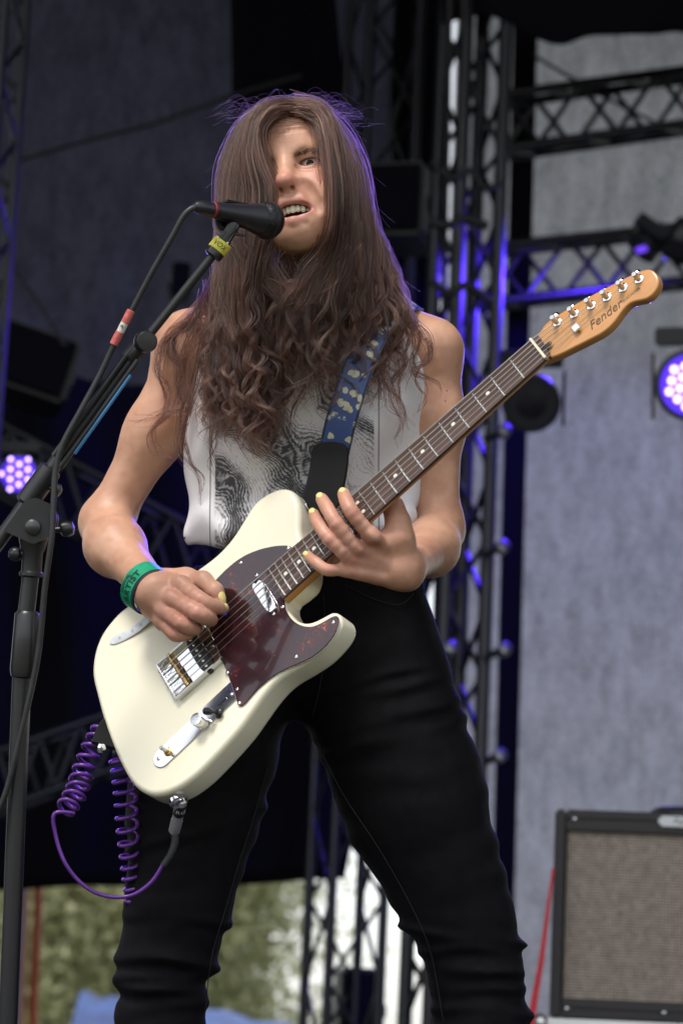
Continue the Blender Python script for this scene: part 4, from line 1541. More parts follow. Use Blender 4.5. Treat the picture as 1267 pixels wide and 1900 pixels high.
# ---- white tank top -----------------------------------------------------------------
shirt = mat('white_cotton_print', (.7, .7, .72), .85, spec=.2)
def shirt_post(p, d):
    px, py, dd = proj(p)
    # soft folds: pulls from the armholes, gathers above the hem
    f = .0050*vnoise(np.stack([px/46, py/95, dd*9], 1)) + .0016*vnoise(np.stack([px/18, py/55, dd*14], 1))
    dg = np.clip(1 - np.abs(px-560)/230, 0, 1)
    f += .0030*np.sin((px*.75 + py*.62)/21.0 + 1.5*vnoise(np.stack([px/90, py/90, dd*5], 1)))*(1-dg) + .0016*np.sin((px*.6 - py*.8)/26.0)*dg
    lowf = np.clip((py-900)/90, 0, 1)
    f += lowf*.0045*np.sin(px/13.0 + 2.2*np.sin(py/60.0))
    return d + f
tp = torso_prims(.008)[:5]
tp.append(cone(Pt(452, 600, 3.965), Pt(440, 680, 3.96), .04, .06, .05))
tp.append(cone(Pt(705, 590, 3.965), Pt(705, 680, 3.95), .042, .06, .05))
# loose sides and rolled hem
tp += [cone(Pt(405, 800, 3.94), Pt(412, 950, 3.93), .040, .038, .04),
       cone(Pt(392, 826, 3.93), Pt(398, 835, 3.925), .028, .028, .02),
       cone(Pt(726, 760, 3.93), Pt(726, 930, 3.92), .036, .034, .04),
       cone(Pt(392, 978, 3.905), Pt(470, 985, 3.85), .020, .022, .02),
       cone(Pt(470, 985, 3.85), Pt(620, 985, 3.83), .022, .022, .02),
       cone(Pt(620, 985, 3.83), Pt(742, 965, 3.88), .022, .026, .02),
       cone(Pt(400, 880, 3.925), Pt(396, 1015, 3.915), .030, .028, .03)]
# cut the armholes, neck and hem
tp += [cone(Pt(300, 560, 3.95), Pt(318, 790, 3.95), .050, .038, .012, '-'),
       cone(Pt(838, 560, 3.95), Pt(815, 760, 3.95), .050, .036, .012, '-'),
       ell(Pt(575, 560, 3.90), (.075, .065, .09), .012, '-', (RT, UP, TW)),
       ell(Pt(575, 1150, 3.93), (.5, .108, .5), .012, '-', (RT, UP, TW))]
vs, qs = sdf_mesh(tp, .0028, None, shirt_post)
vs = laplace(vs, qs, 1, .4)
me = quad_mesh('tank_top', vs, qs)
tank = link('tank_top', me, shirt, PE)
tank['label'] = 'white sleeveless top with black engraved print of surging water'
# engraved print: swirling lines inside a tall rectangle on the front
_o0 = Pt(545, 850, 3.83)
_tc = N(shirt, 'ShaderNodeTexCoord')
def axis_val(m, src, ax, off):
    s = N(m, 'ShaderNodeVectorMath', _operation='DOT_PRODUCT')
    s.inputs[1].default_value = tuple(ax)
    L(m, src, s.inputs[0])
    a = N(m, 'ShaderNodeMath', _operation='SUBTRACT')
    L(m, s.outputs['Value'], a.inputs[0]); a.inputs[1].default_value = off
    return a.outputs[0]
def math_n(m, op, a, b=None, c=None):
    n = N(m, 'ShaderNodeMath', _operation=op)
    for i, x in enumerate((a, b, c)):
        if x is None: continue
        if isinstance(x, (int, float)): n.inputs[i].default_value = x
        else: L(m, x, n.inputs[i])
    return n.outputs[0]
ux = axis_val(shirt, _tc.outputs['Object'], RT, float(_o0 @ RT))
uz = axis_val(shirt, _tc.outputs['Object'], UP, float(_o0 @ UP))
cx = N(shirt, 'ShaderNodeCombineXYZ'); L(shirt, ux, cx.inputs[0]); L(shirt, uz, cx.inputs[1])
def box_mask(m, x, y, hx, hy, soft=.0015):
    a = math_n(m, 'SUBTRACT', hx, math_n(m, 'ABSOLUTE', x))
    b = math_n(m, 'SUBTRACT', hy, math_n(m, 'ABSOLUTE', y))
    k = math_n(m, 'MINIMUM', a, b)
    r = N(m, 'ShaderNodeMapRange'); r.inputs['From Min'].default_value = 0; r.inputs['From Max'].default_value = soft
    L(m, k, r.inputs['Value'])
    return r.outputs[0]
inner = box_mask(shirt, ux, uz, .112, .128)
o1 = box_mask(shirt, ux, uz, .1195, .1355)
o2 = box_mask(shirt, ux, uz, .1180, .1340)
line = math_n(shirt, 'SUBTRACT', o1, o2)
# swirling water: broad dark and light bands that bend together with the fine engraved lines
wn = N(shirt, 'ShaderNodeTexNoise', Scale=8.5, Detail=2.5); L(shirt, cx.outputs[0], wn.inputs['Vector'])
wsub = N(shirt, 'ShaderNodeVectorMath', _operation='SUBTRACT'); L(shirt, wn.outputs['Color'], wsub.inputs[0]); wsub.inputs[1].default_value = (.5, .5, .5)
wmad = N(shirt, 'ShaderNodeVectorMath', _operation='MULTIPLY_ADD'); L(shirt, wsub.outputs[0], wmad.inputs[0]); wmad.inputs[1].default_value = (.20, .20, .0); L(shirt, cx.outputs[0], wmad.inputs[2])
big = N(shirt, 'ShaderNodeTexWave', Scale=4.6, Distortion=3.0, Detail=2); big.bands_direction = 'DIAGONAL'; L(shirt, wmad.outputs[0], big.inputs['Vector'])
fin = N(shirt, 'ShaderNodeTexWave', Scale=82, Distortion=4.0, Detail=4); fin.bands_direction = 'DIAGONAL'; fin.inputs['Detail Scale'].default_value = 3.0; L(shirt, wmad.outputs[0], fin.inputs['Vector'])
nz2 = N(shirt, 'ShaderNodeTexNoise', Scale=240, Detail=4); L(shirt, cx.outputs[0], nz2.inputs['Vector'])
nz3 = N(shirt, 'ShaderNodeTexNoise', Scale=46, Detail=7, Roughness=.65, Distortion=1.0); L(shirt, wmad.outputs[0], nz3.inputs['Vector'])
sg = math_n(shirt, 'ADD', math_n(shirt, 'MULTIPLY', big.outputs['Fac'], .62), math_n(shirt, 'MULTIPLY', fin.outputs['Fac'], .38))
sg = math_n(shirt, 'ADD', sg, math_n(shirt, 'ADD', math_n(shirt, 'MULTIPLY', nz2.outputs[0], .55), math_n(shirt, 'MULTIPLY', nz3.outputs[0], 1.0)))
sg = math_n(shirt, 'ADD', sg, math_n(shirt, 'MULTIPLY', uz, 1.8))
ik = math_n(shirt, 'SUBTRACT', 1.22, sg)
rr = N(shirt, 'ShaderNodeMapRange'); rr.inputs['From Min'].default_value = -.26; rr.inputs['From Max'].default_value = .30
L(shirt, ik, rr.inputs['Value'])
inkm = math_n(shirt, 'MAXIMUM', math_n(shirt, 'MULTIPLY', math_n(shirt, 'MULTIPLY', rr.outputs[0], inner), .94), math_n(shirt, 'MULTIPLY', line, .9))
mxs = N(shirt, 'ShaderNodeMix', _data_type='RGBA')
L(shirt, inkm, mxs.inputs[0])
mxs.inputs[6].default_value = (.66, .65, .67, 1); mxs.inputs[7].default_value = (.022, .023, .028, 1)
L(shirt, mxs.outputs[2], bsdf(shirt).inputs['Base Color'])
noise_bump(shirt, 1400, .3, .0006, 2, _tc.outputs['Object'])
ink_m = mat('shirt_ink', (.03, .03, .035), .8)
text_mesh('shirt_lettering', 'mor', .036, ink_m, Pt(603, 661, 3.828), RT, UP, tank)

# ---- black jeans ---------------------------------------------------------------------
denim = mat('black_denim', (.0035, .0035, .005), .8, spec=.15)
_w = N(denim, 'ShaderNodeTexWave', Scale=900, Distortion=1.0); L(denim, coords(denim), _w.inputs['Vector'])
_bb = N(denim, 'ShaderNodeBump', Strength=.25, Distance=.0006); L(denim, _w.outputs['Fac'], _bb.inputs['Height']); L(denim, _bb.outputs[0], bsdf(denim).inputs['Normal'])
noise_color(denim, (.0028, .0028, .0040), (.0055, .0052, .0068), 60)
def mpx(d): return d/F
jd = 3.93
RL = [(415, 1225, 118), (385, 1380, 126), (360, 1500, 117), (340, 1620, 97), (328, 1700, 85), (306, 1790, 77), (298, 1900, 74), (296, 2050, 80), (292, 2200, 62), (288, 2340, 46)]
LL = [(692, 1240, 120), (716, 1330, 132), (758, 1450, 127), (775, 1510, 121), (818, 1610, 103), (852, 1690, 90), (880, 1785, 80), (892, 1900, 80), (905, 2050, 84), (925, 2200, 64), (940, 2340, 46)]
jp = []
for LEG, dz in ((RL, 3.94), (LL, 3.94)):
    pts = [Pt(x, y, dz - .03*math.sin(min(1, max(0, (y-1200)/1100))*3.1)) for x, y, r in LEG]
    jp += chain(pts, [r*mpx(dz)*.985 for *_, r in LEG], .035)
jp += [cone(Pt(480, 1180, 3.95), Pt(676, 1190, 3.95), .100, .094, .06),
       cone(Pt(490, 1070, 3.95), Pt(655, 1075, 3.95), .085, .085, .06),
       cone(Pt(470, 1030, 3.95), Pt(668, 1040, 3.95), .082, .080, .03),
       ell(Pt(570, 1020, 3.94), (.5, .024, .5), .006, '-', (RT, UP, TW))]
def jean_post(p, d):
    px, py, dd = proj(p)
    f = np.zeros(len(p))
    left = px < 560
    k = dd/F
    # knee and thigh folds: ridges that wrap part of the leg
    for (y0, w, a, sl, isl, ph) in ((1702, 9, 6, .10, True, 0), (1782, 10, 11, .07, True, .5), (1812, 9, 9, -.06, True, 1.2), (1838, 9, 8, .12, True, 2.0), (1868, 10, 5, -.1, True, .3), (1560, 10, 4, -.3, True, .7),
                                    (1740, 9, 9, .12, False, 0), (1762, 8, 5, -.05, False, .8), (1800, 10, 8, .10, False, 1.7), (1838, 10, 6, -.08, False, .4), (1872, 10, 7, .07, False, 2.4),
                                    (1215, 8, 4, -.25, False, .1), (1250, 10, 6, -.18, False, 1.1), (1290, 10, 6, -.3, False, 2.2), (1335, 13, 4, -.25, False, .6)):
        cx_ = 305 if isl else 870
        yy = y0 + sl*(px-cx_) + 4*np.sin(px/31+ph*3)
        g = np.exp(-((py-yy)/w)**2) - .55*np.exp(-((py-yy-1.9*w)/(1.2*w))**2)
        mod = .55 + .45*np.sin(px/47 + dd*11 + ph*5)
        f += np.where(left == isl, g*a*1.45*k*mod, 0)
    f += .0030*vnoise(np.stack([px/70 + py/90, py/30, dd*10], 1))*np.clip((py-1120)/100, 0, 1)
    return d - f
vj, qj = sdf_mesh(jp, .0045, None, jean_post)
vj = laplace(vj, qj, 2, .5)
jeans = link('jeans', quad_mesh('jeans', vj, qj), denim, PE)
jeans['label'] = 'tight black jeans creased at the knees'
wb = mat('dark_waistband', (.02, .02, .026), .6)
# stitched seams, pocket edge and fly, laid on the cloth
_jx, _jy, _jd = proj(vj)
def on_jeans(x, y):
    w = np.hypot(_jx-x, _jy-y) < 9
    if not w.any(): return Pt(x, y, 3.85)
    return Pt(x, y, _jd[w].min() - .0006)
seam_m = mat('seam_thread', (.008, .0075, .0095), .8)
for path in ([(598, 1400), (640, 1480), (700, 1570), (752, 1660), (790, 1740), (806, 1800), (822, 1895)],
             [(498, 1420), (470, 1520), (444, 1600), (418, 1690), (392, 1780), (380, 1890)],
             [(640, 1085), (690, 1110), (740, 1122), (768, 1100)],
             [(600, 1100), (602, 1180), (596, 1260), (580, 1330)]):
    Ps = np.array([on_jeans(*p) for p in resample(catmull(np.array(path, float), 60), 36)])
    Ps[1:-1] = (Ps[:-2] + 2*Ps[1:-1] + Ps[2:])/4
    tube('seam', Ps, .0007, seam_m, jeans, 6)
# shoes stand on the stage below the frame
shoe_m = mat('black_leather_shoe', (.015, .015, .016), .4)
for x, dx in ((288, -.02), (940, .03)):
    a = Pt(x, 2345, 3.94)
    heel = np.array((a[0], a[1]+.03, .045)); toe = np.array((a[0]+dx, a[1]-.16, .035))
    sp = [cone(heel, toe, .042, .036, .02), cone(np.array((a[0], a[1], .13)), heel, .045, .045, .03),
          ell((a[0], a[1]-.05, -.3), (.4, .4, .302), .006, '-')]
    v_, q_ = sdf_mesh(sp, .006)
    link('shoe', quad_mesh('shoe', v_, q_), shoe_m, PE)
# ================================================================== guitar strap
brocade = mat('blue_brocade', (.02, .06, .22), .45)
_v = coords(brocade)
_vo = N(brocade, 'ShaderNodeTexVoronoi', Scale=72); _vo.feature = 'F1'
_nd = N(brocade, 'ShaderNodeTexNoise', Scale=70, Detail=2); L(brocade, _v, _nd.inputs['Vector'])
_ad = N(brocade, 'ShaderNodeVectorMath', _operation='MULTIPLY_ADD'); L(brocade, _nd.outputs['Color'], _ad.inputs[0]); _ad.inputs[1].default_value = (.012,)*3; L(brocade, _v, _ad.inputs[2])
L(brocade, _ad.outputs[0], _vo.inputs['Vector'])
_n3 = N(brocade, 'ShaderNodeTexNoise', Scale=24, Detail=2); L(brocade, _v, _n3.inputs['Vector'])
_pt = math_n(brocade, 'SUBTRACT', math_n(brocade, 'MULTIPLY', _n3.outputs[0], 1.1), _vo.outputs['Distance'])
_ringed = math_n(brocade, 'SINE', math_n(brocade, 'MULTIPLY', _vo.outputs['Distance'], 26.0))
_pt2 = math_n(brocade, 'ADD', _pt, math_n(brocade, 'MULTIPLY', _ringed, .07))
L(brocade, ramp(brocade, _pt2, [(.04, (.010, .03, .12)), (.11, (.014, .045, .16)), (.14, (.26, .25, .13)), (.28, (.34, .34, .25))]), bsdf(brocade).inputs['Base Color'])
suede = mat('black_suede_tab', (.010, .010, .011), .8, spec=.2)
noise_bump(suede, 700, .6, .0008)
edge_m = mat('strap_edging', (.012, .012, .016), .6)
SE = empty('guitar_strap', sb1)
tag(SE, 'blue brocade guitar strap with gold blossoms and black suede end tab', 'strap')
def ribbon(name, C, W, Nrm, th, m, parent, half_prof=None):
    """a strap of real thickness along centre line C, width vectors W (full), outward normals Nrm"""
    v, f = [], []
    n = len(C)
    for i in range(n):
        c, w, nn = C[i], W[i]/2, unit(Nrm[i])
        e = .12
        v += [c - w, c - w*(1-e) + nn*th*.5, c + w*(1-e) + nn*th*.5, c + w, c + w*(1-e) - nn*th*.5, c - w*(1-e) - nn*th*.5]
    for i in range(n-1):
        for j in range(6):
            k = (j+1) % 6
            f.append((i*6+j, i*6+k, (i+1)*6+k, (i+1)*6+j))
    f.append(tuple(range(5, -1, -1))); f.append(tuple((n-1)*6+j for j in range(6)))
    o = pydata(name, v, f, m, parent, True)
    bm = bmesh.new(); bm.from_mesh(o.data); bmesh.ops.recalc_face_normals(bm, faces=bm.faces); bm.to_mesh(o.data); bm.free()
    return sharp(o, 30)
# left and right edges in pixels with depth: from the tab up over her shoulder
sl = [(590, 850, 3.792), (602, 790, 3.790), (618, 735, 3.792), (636, 680, 3.800), (662, 620, 3.82), (700, 570, 3.87), (738, 552, 3.94), (752, 560, 4.01), (742, 640, 4.06)]
sr = [(645, 850, 3.792), (658, 795, 3.790), (674, 740, 3.792), (692, 688, 3.800), (716, 632, 3.82), (748, 588, 3.87), (775, 574, 3.94), (785, 584, 4.01), (775, 650, 4.06)]
A_ = catmull([Pt(*p) for p in sl], 40); B_ = catmull([Pt(*p) for p in sr], 40)
Cc = (A_+B_)/2; Ww = B_-A_
Tn = np.gradient(Cc, axis=0)
Nr = np.cross(Ww, Tn); Nr = np.where((Nr @ TW + .3*(Nr @ UP))[:, None] < 0, -Nr, Nr)
ribbon('brocade_band', Cc, Ww*1.0, Nr, .003, brocade, SE)
for sgn in (-1, 1):
    ribbon('band_edging', Cc + sgn*Ww*.5, Ww*.05, Nr, .0042, edge_m, SE)
# part of the strap across her back down to the lower button
bl = [(758, 600, 4.05), (700, 760, 4.09), (600, 930, 4.09), (480, 1090, 4.07), (360, 1230, 4.0), (260, 1340, 3.88), (214, 1376, 3.79)]
Cb = catmull([Pt(*p) for p in bl], 40)
Tb = np.gradient(Cb, axis=0); Wb = np.array([unit(np.cross(t, -TW + .2*UP)) for t in Tb])*.045
ribbon('back_band', Cb, Wb, np.cross(Wb, Tb), .003, brocade, SE)
# suede tab: rounded plate
ta = [(596, 838, 3.786), (587, 880, 3.775), (582, 915, 3.762), (580, 938, 3.752)]
Tc = catmull([Pt(612, 820, 3.787), Pt(612, 850, 3.785), Pt(607, 885, 3.776), Pt(600, 915, 3.765), Pt(592, 938, 3.756), Pt(584, 952, 3.750)], 30)
Tt = np.gradient(Tc, axis=0)
wd = np.array([.052*math.sqrt(max(.03, 1-((u-.42)/.58)**6)) if u > .42 else .052*math.sqrt(max(.05, 1-((.42-u)/.42)**8)) for u in np.linspace(0, 1, 30)])
wd[-8:] *= np.linspace(1, .55, 8)
Wt = np.array([unit(np.cross(t, TW)) for t in Tt]); Wt = np.where((Wt @ RT)[:, None] < 0, -Wt, Wt)*wd[:, None]
tab = ribbon('suede_tab', Tc, Wt, np.cross(Wt, Tt), .0055, suede, SE)
# lower tab round the end button
Tc2 = catmull([Pt(222, 1340, 3.80), Pt(206, 1362, 3.775), Pt(197, 1385, 3.755)], 12)
Tt2 = np.gradient(Tc2, axis=0); Wt2 = np.array([unit(np.cross(t, TW)) for t in Tt2])*.042
ribbon('suede_tab', Tc2, Wt2, np.cross(Wt2, Tt2), .0055, suede, SE)
lathe('strap_lock', [(.004, 0), (.0065, .002), (.0065, .007), (.003, .009)], Pt(192, 1388, 3.74), unit(TW*.8 - RT*.6), chrome, SE, 14)
# blue pouch flap on her belt
pouch = mat('blue_satin_flap', (.01, .06, .28), .4)
noise_color(pouch, (.008, .04, .2), (.02, .09, .36), 30)
pf = empty('belt_pouch', Pt(772, 1108, 3.93))
ribbon('pouch_flap', catmull([Pt(764, 1066, 3.94), Pt(772, 1088, 3.93), Pt(777, 1110, 3.925)], 10), np.array([RT*w + UP*.004 for w in np.linspace(.03, .016, 10)]), np.array([TW]*10), .004, pouch, pf)
tag(pf, 'small blue satin pouch tucked at the singer waist', 'pouch')

# ================================================================== wristband
green = mat('green_wristband', (.0, .27, .13), .4)
noise_color(green, (.0, .22, .105), (.005, .31, .155), 60)
white_pl = mat('white_plastic_strip', (.62, .64, .68), .45)
noise_color(white_pl, (.55, .57, .61), (.67, .69, .73), 90)
WB = empty('wristband', Pt(278, 1100, 3.75))
tag(WB, 'green festival wristband lettered ARTIST with white punched strip on the strumming wrist', 'wristband')
wa = Pt(272, 1092, 3.758)
wax = unit(Pt(296, 1108, 3.738) - Pt(252, 1075, 3.79))
wx, wy, wz = frame_from(wax, TW)
def band_pt(t, h, r=.0297):
    r = r + .0040; h = h*1.25
    return wa + wz*h + r*(math.cos(t)*wx*.93 + math.sin(t)*wy*1.03)
n_ = 56
v, f = [], []
for i in range(n_):
    t = 2*math.pi*i/n_
    for h, r in ((-.0105, .0300), (.0105, .0288), (.0105, .0276), (-.0105, .0288)):
        v.append(band_pt(t, h, r))
for i in range(n_):
    k = (i+1) % n_
    for j in range(4):
        l = (j+1) % 4
        f.append((i*4+j, k*4+j, k*4+l, i*4+l))
bo = pydata('band', v, f, green, WB, True)
bm = bmesh.new(); bm.from_mesh(bo.data); bmesh.ops.recalc_face_normals(bm, faces=bm.faces); bm.to_mesh(bo.data); bm.free(); sharp(bo, 40)
v, f = [], []
dk = mat('dark_elastic_cuff', (.012, .012, .02), .7)
for i in range(n_):
    t = 2*math.pi*i/n_
    for h, r in ((.0100, .0281), (.0148, .0276), (.0148, .0258), (.0100, .0265)):
        v.append(band_pt(t, h, r))
f = [(i*4+j, ((i+1) % n_)*4+j, ((i+1) % n_)*4+(j+1) % 4, i*4+(j+1) % 4) for i in range(n_) for j in range(4)]
co_ = pydata('elastic_cuff', v, f, dk, WB, True)
bm = bmesh.new(); bm.from_mesh(co_.data); bmesh.ops.recalc_face_normals(bm, faces=bm.faces); bm.to_mesh(co_.data); bm.free()
# which angle faces the camera
ts = np.linspace(0, 2*math.pi, 361)
face_t = ts[np.argmax([(band_pt(t, 0) - wa) @ unit(TW*1.0 - UP*.05 - RT*.25) for t in ts])]
test_s = 1 if (band_pt(face_t+.3, 0) - band_pt(face_t, 0)) @ UP > 0 else -1
def band_warp(h0, dirn):
    def w(co):
        return np.array([band_pt(face_t + dirn*c[0]/.0298, h0 - c[1]*(-1), .0304 - (h0 + c[1])*.055) for c in co])
    return w
band_ink = mat('wristband_ink', (.004, .03, .02), .6)
# text reads up the band: x of the text climbs, y of the text points back to the elbow or the hand
def put(name, s, size, h0):
    def w(co):
        out = []
        for c in co:
            t = face_t + test_s*c[0]/.0298
            hh = h0 - c[1]
            out.append(band_pt(t, hh, .0304 - hh*.055))
        return np.array(out)
    text_mesh(name, s, size, band_ink, None, RT, UP, WB, warp=w, bold=.0002)
put('artist_lettering', 'ARTIST', .0135, .0035)
put('festival_lettering', 'FESTIVAL', .0058, -.0058)
# punched white tail lying along the guitar
sa, sbb = np.array(gst(291, 1139, .004)), np.array(gst(204, 1192, .0012))
cu_ = np.array([sa*(1-u) + sbb*u + np.array((0, .004))*math.sin(u*3.14) for u in np.linspace(0, 1, 16)])
Ct = np.array([G(p[0], p[1], .010*(1-u)**3 + .0014) for p, u in zip(cu_, np.linspace(0, 1, 16))])
Tt_ = np.gradient(Ct, axis=0); Wt_ = np.array([unit(np.cross(t, EN)) for t in Tt_])*.0135
Wt_[-1] *= .35; Wt_[-2] *= .85
tail = ribbon('white_tail', Ct, Wt_, np.array([EN]*16), .0009, white_pl, WB)
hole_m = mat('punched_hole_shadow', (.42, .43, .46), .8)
for u in (.18, .38, .58, .80):
    i = int(u*15)
    lathe('punched_hole', [(.0022, 0), (.0024, .0005), (.0016, .0006)], Ct[i] + EN*.0002, EN, hole_m, tail, 12)
# plectrum between thumb and index
pick_m = mat('blue_plectrum', (.03, .06, .45), .35)
noise_color(pick_m, (.02, .05, .38), (.05, .09, .55), 80)
pa = gpt(*Z8(905, 525), .032)
pkn = unit(TW*.5 + RT*.7 + UP*.3)
x_, y_, z_ = frame_from(pkn, unit(E2 - .3*EN))
pts = []
for a in np.linspace(0, 2*math.pi, 30, endpoint=False):
    rr_ = .0115*(1 + .16*math.cos(3*a))
    pts.append((rr_*math.cos(a), rr_*.95*math.sin(a)))
v = [pa + x_*(a+.004) + y_*b + z_*h for h in (.0005, -.0005) for a, b in pts]
n_ = len(pts)
f = [tuple(range(n_)), tuple(range(2*n_-1, n_-1, -1))] + [(i, n_+i, n_+(i+1) % n_, (i+1) % n_) for i in range(n_)]
tag(pydata('plectrum', v, f, pick_m), 'blue plectrum pinched in the strumming hand', 'plectrum')

# ================================================================== purple coiled cable
purple = mat('purple_cable_sheath', (.10, .025, .22), .25)
noise_color(purple, (.085, .02, .19), (.12, .03, .26), 40)
CB = empty('coiled_cable', Pt(240, 1690, 3.9))
tag(CB, 'purple coiled guitar cable plugged into the cream guitar', 'cable')
def coil(path, R, turns, r, name, parent, n=None):
    path = np.asarray(path, float)
    n = n or turns*18
    C = catmull(path, n)
    T = np.gradient(C, axis=0); T /= np.linalg.norm(T, axis=1)[:, None]
    x, _, _ = frame_from(T[0])
    P = []
    R = np.interp(np.linspace(0, 1, n), np.linspace(0, 1, len(R)), R)
    for i in range(n):
        x = x - (x @ T[i])*T[i]; x /= np.linalg.norm(x)
        y = np.cross(T[i], x)
        a = 2*math.pi*turns*i/(n-1)
        P.append(C[i] + R[i]*(math.cos(a)*x + math.sin(a)*y))
    return np.array(P)
Pc = coil([Pt(188, 1352, 3.80), Pt(172, 1385, 3.79), Pt(155, 1430, 3.78), Pt(142, 1470, 3.76), Pt(122, 1502, 3.74)], [.011, .0125, .0135, .014, .012], 9, .0026, 'c', CB)
loop = catmull([Pc[-1], Pt(102, 1510, 3.735), Pt(104, 1550, 3.735), Pt(122, 1602, 3.73), Pt(155, 1642, 3.73), Pt(195, 1662, 3.73), Pt(242, 1662, 3.73), Pt(280, 1638, 3.73), Pt(303, 1604, 3.73)], 60)
tube('coiled_sheath', np.vstack([Pc, loop[1:]]), .0029, purple, CB, 8)
Pd = coil([Pt(222, 1405, 3.83), Pt(232, 1460, 3.84), Pt(237, 1530, 3.85), Pt(243, 1600, 3.87), Pt(249, 1660, 3.88), Pt(256, 1720, 3.90), Pt(262, 1800, 3.93), Pt(270, 2100, 4.0), Pt(275, 2385, 4.06)], [.013, .015, .0145, .013, .012, .012, .012, .012, .012], 24, .003, 'd', CB)
tube('coiled_sheath', Pd, .0029, purple, CB, 8)
# plug and its sleeve
plug_m = mat('plug_nickel', (.72, .70, .66), .38, .85)
plug_a, plug_b = jk + jd*.001, Pt(324, 1541, 3.735)
pd_ = unit(plug_b - plug_a)
lp_ = np.linalg.norm(plug_b - plug_a)
lathe('plug_barrel', [(.0062, 0), (.0074, .002), (.0074, lp_*.32), (.0074, lp_*.34), (.0072, lp_*.62), (.0080, lp_*.66), (.0078, lp_), (.004, lp_+.001)], plug_a, pd_, plug_m, CB, 22)
lathe('plug_label_ring', [(.0076, lp_*.12), (.0079, lp_*.13), (.0079, lp_*.44), (.0076, lp_*.45)], plug_a, pd_, black_plastic, CB, 22)
px1, py1, pz1 = frame_from(pd_, RT)
wtxt = mat('plug_lettering', (.65, .66, .68), .5)
def plug_warp(co):
    out = []
    cfront = unit(TW - (TW @ pd_)*pd_); cside = np.cross(cfront, pd_)
    if cside @ RT < 0: cside = -cside
    for c in co:
        t = c[0]/.0070
        out.append(plug_a + pd_*(lp_*.28 - c[1]) + .0081*(math.cos(t)*cfront + math.sin(t)*cside))
    return np.array(out)
text_mesh('plug_lettering', 'TRG', .0105, wtxt, None, RT, UP, CB, warp=plug_warp)
rub = mat('rubber_sleeve', (.02, .02, .022), .6)
tube('strain_relief', catmull([plug_b, Pt(325, 1562, 3.733), Pt(317, 1585, 3.731), Pt(303, 1606, 3.73)], 16), np.linspace(.0056, .0044, 16), rub, CB, 12)

# ================================================================== microphone, stand and its cable
mic_blk = mat('microphone_enamel', (.012, .012, .018), .38)
mesh_m = mat('microphone_mesh', (.06, .06, .065), .38, .8)
_w1 = N(mesh_m, 'ShaderNodeTexVoronoi', Scale=900); L(mesh_m, coords(mesh_m), _w1.inputs['Vector'])
_bb = N(mesh_m, 'ShaderNodeBump', Strength=.35, Distance=.001); L(mesh_m, _w1.outputs['Distance'], _bb.inputs['Height']); L(mesh_m, _bb.outputs[0], bsdf(mesh_m).inputs['Normal'])
L(mesh_m, ramp(mesh_m, _w1.outputs['Distance'], [(.2, (.075, .075, .08)), (.6, (.008, .008, .01))]), bsdf(mesh_m).inputs['Base Color'])
red_m = mat('red_band', (.28, .02, .03), .4)
MC = Pt(496, 409, 3.700)                 # centre of the ball grille
MT = Pt(372, 385, 3.625)                 # cable end
ma = unit(MC - MT); ml = np.linalg.norm(MC - MT)
MI = empty('microphone', MT)
tag(MI, 'black vocal microphone with ball grille at the singer mouth', 'microphone')
lathe('mic_body', [(.0112, .026), (.0118, .030), (.0128, .045), (.0170, ml-.034), (.0205, ml-.020), (.0212, ml-.014), (.018, ml-.012)], MT, ma, mic_blk, MI, 36)
lathe('ball_grille', [(.0205, ml-.014)] + [(.0252*math.cos(a)*(1 if a < .9 else 1-.05*(a-.9)), ml + .0225*math.sin(a)) for a in np.linspace(-.55, 1.5, 18)], MT, ma, mesh_m, MI, 36)
lathe('grille_ring', [(.0225, ml-.002), (.0258, ml-.001), (.0258, ml+.003), (.0225, ml+.004)], MT, ma, mic_blk, MI, 36)
lathe('cable_connector', [(.0048, -.010), (.0072, -.007), (.0092, .0), (.0100, .004), (.0100, .024), (.0108, .027)], MT, ma, mic_blk, MI, 28)
lathe('red_ring', [(.0102, .019), (.0106, .0195), (.0106, .0225), (.0102, .023)], MT, ma, red_m, MI, 28)

ST = empty('microphone_stand', Pt(-8, 2330, 3.60))
tag(ST, 'black microphone stand with boom arm carrying the vocal microphone', 'microphone stand')
pole_m = mat('stand_black_enamel', (.014, .014, .017), .38)
noise_color(pole_m, (.010, .010, .013), (.020, .020, .024), 30)
# clip
clip_c = Pt(436, 405, 3.665)
cx_, cy_, cz_ = frame_from(ma, UP)
v, f = [], []
nn_ = 18
for i in range(nn_):
    a = math.pi*(.95 + 1.1*i/(nn_-1))
    for r in (.0195, .0225):
        for h in (-.017, .017):
            v.append(clip_c + ma*h + r*(math.cos(a)*cx_ + math.sin(a)*cy_))
v = np.array(v)
# open side faces up
for i in range(nn_-1):
    b = i*4; c = b+4
    f += [(b, b+1, c+1, c), (b+2, c+2, c+3, b+3), (b, c, c+2, b+2), (b+1, b+3, c+3, c+1)]
f += [(0, 2, 3, 1), (4*nn_-4, 4*nn_-3, 4*nn_-1, 4*nn_-2)]
cl = pydata('mic_clip', v, f, black_plastic, ST, True)
bm = bmesh.new(); bm.from_mesh(cl.data); bmesh.ops.recalc_face_normals(bm, faces=bm.faces); bm.to_mesh(cl.data); bm.free(); sharp(cl, 35)
b0 = Pt(398, 470, 3.655); bdir = unit(Pt(398, 470, 3.655) - Pt(268, 634, 3.645))
slab('clip_neck', Pt(426, 432, 3.660), (.014, .018, .034), black_plastic, ST, frame_from(unit(clip_c - b0)), .003)
for s in (-1, 1):
    slab('clip_cheek', Pt(412, 446, 3.656) + RT*s*.0085*.8 + UP*s*.005, (.006, .02, .036), black_plastic, ST, frame_from(bdir), .002)
rod('clip_screw', Pt(402, 440, 3.655), Pt(424, 452, 3.655), .0035, chrome, ST, 12)
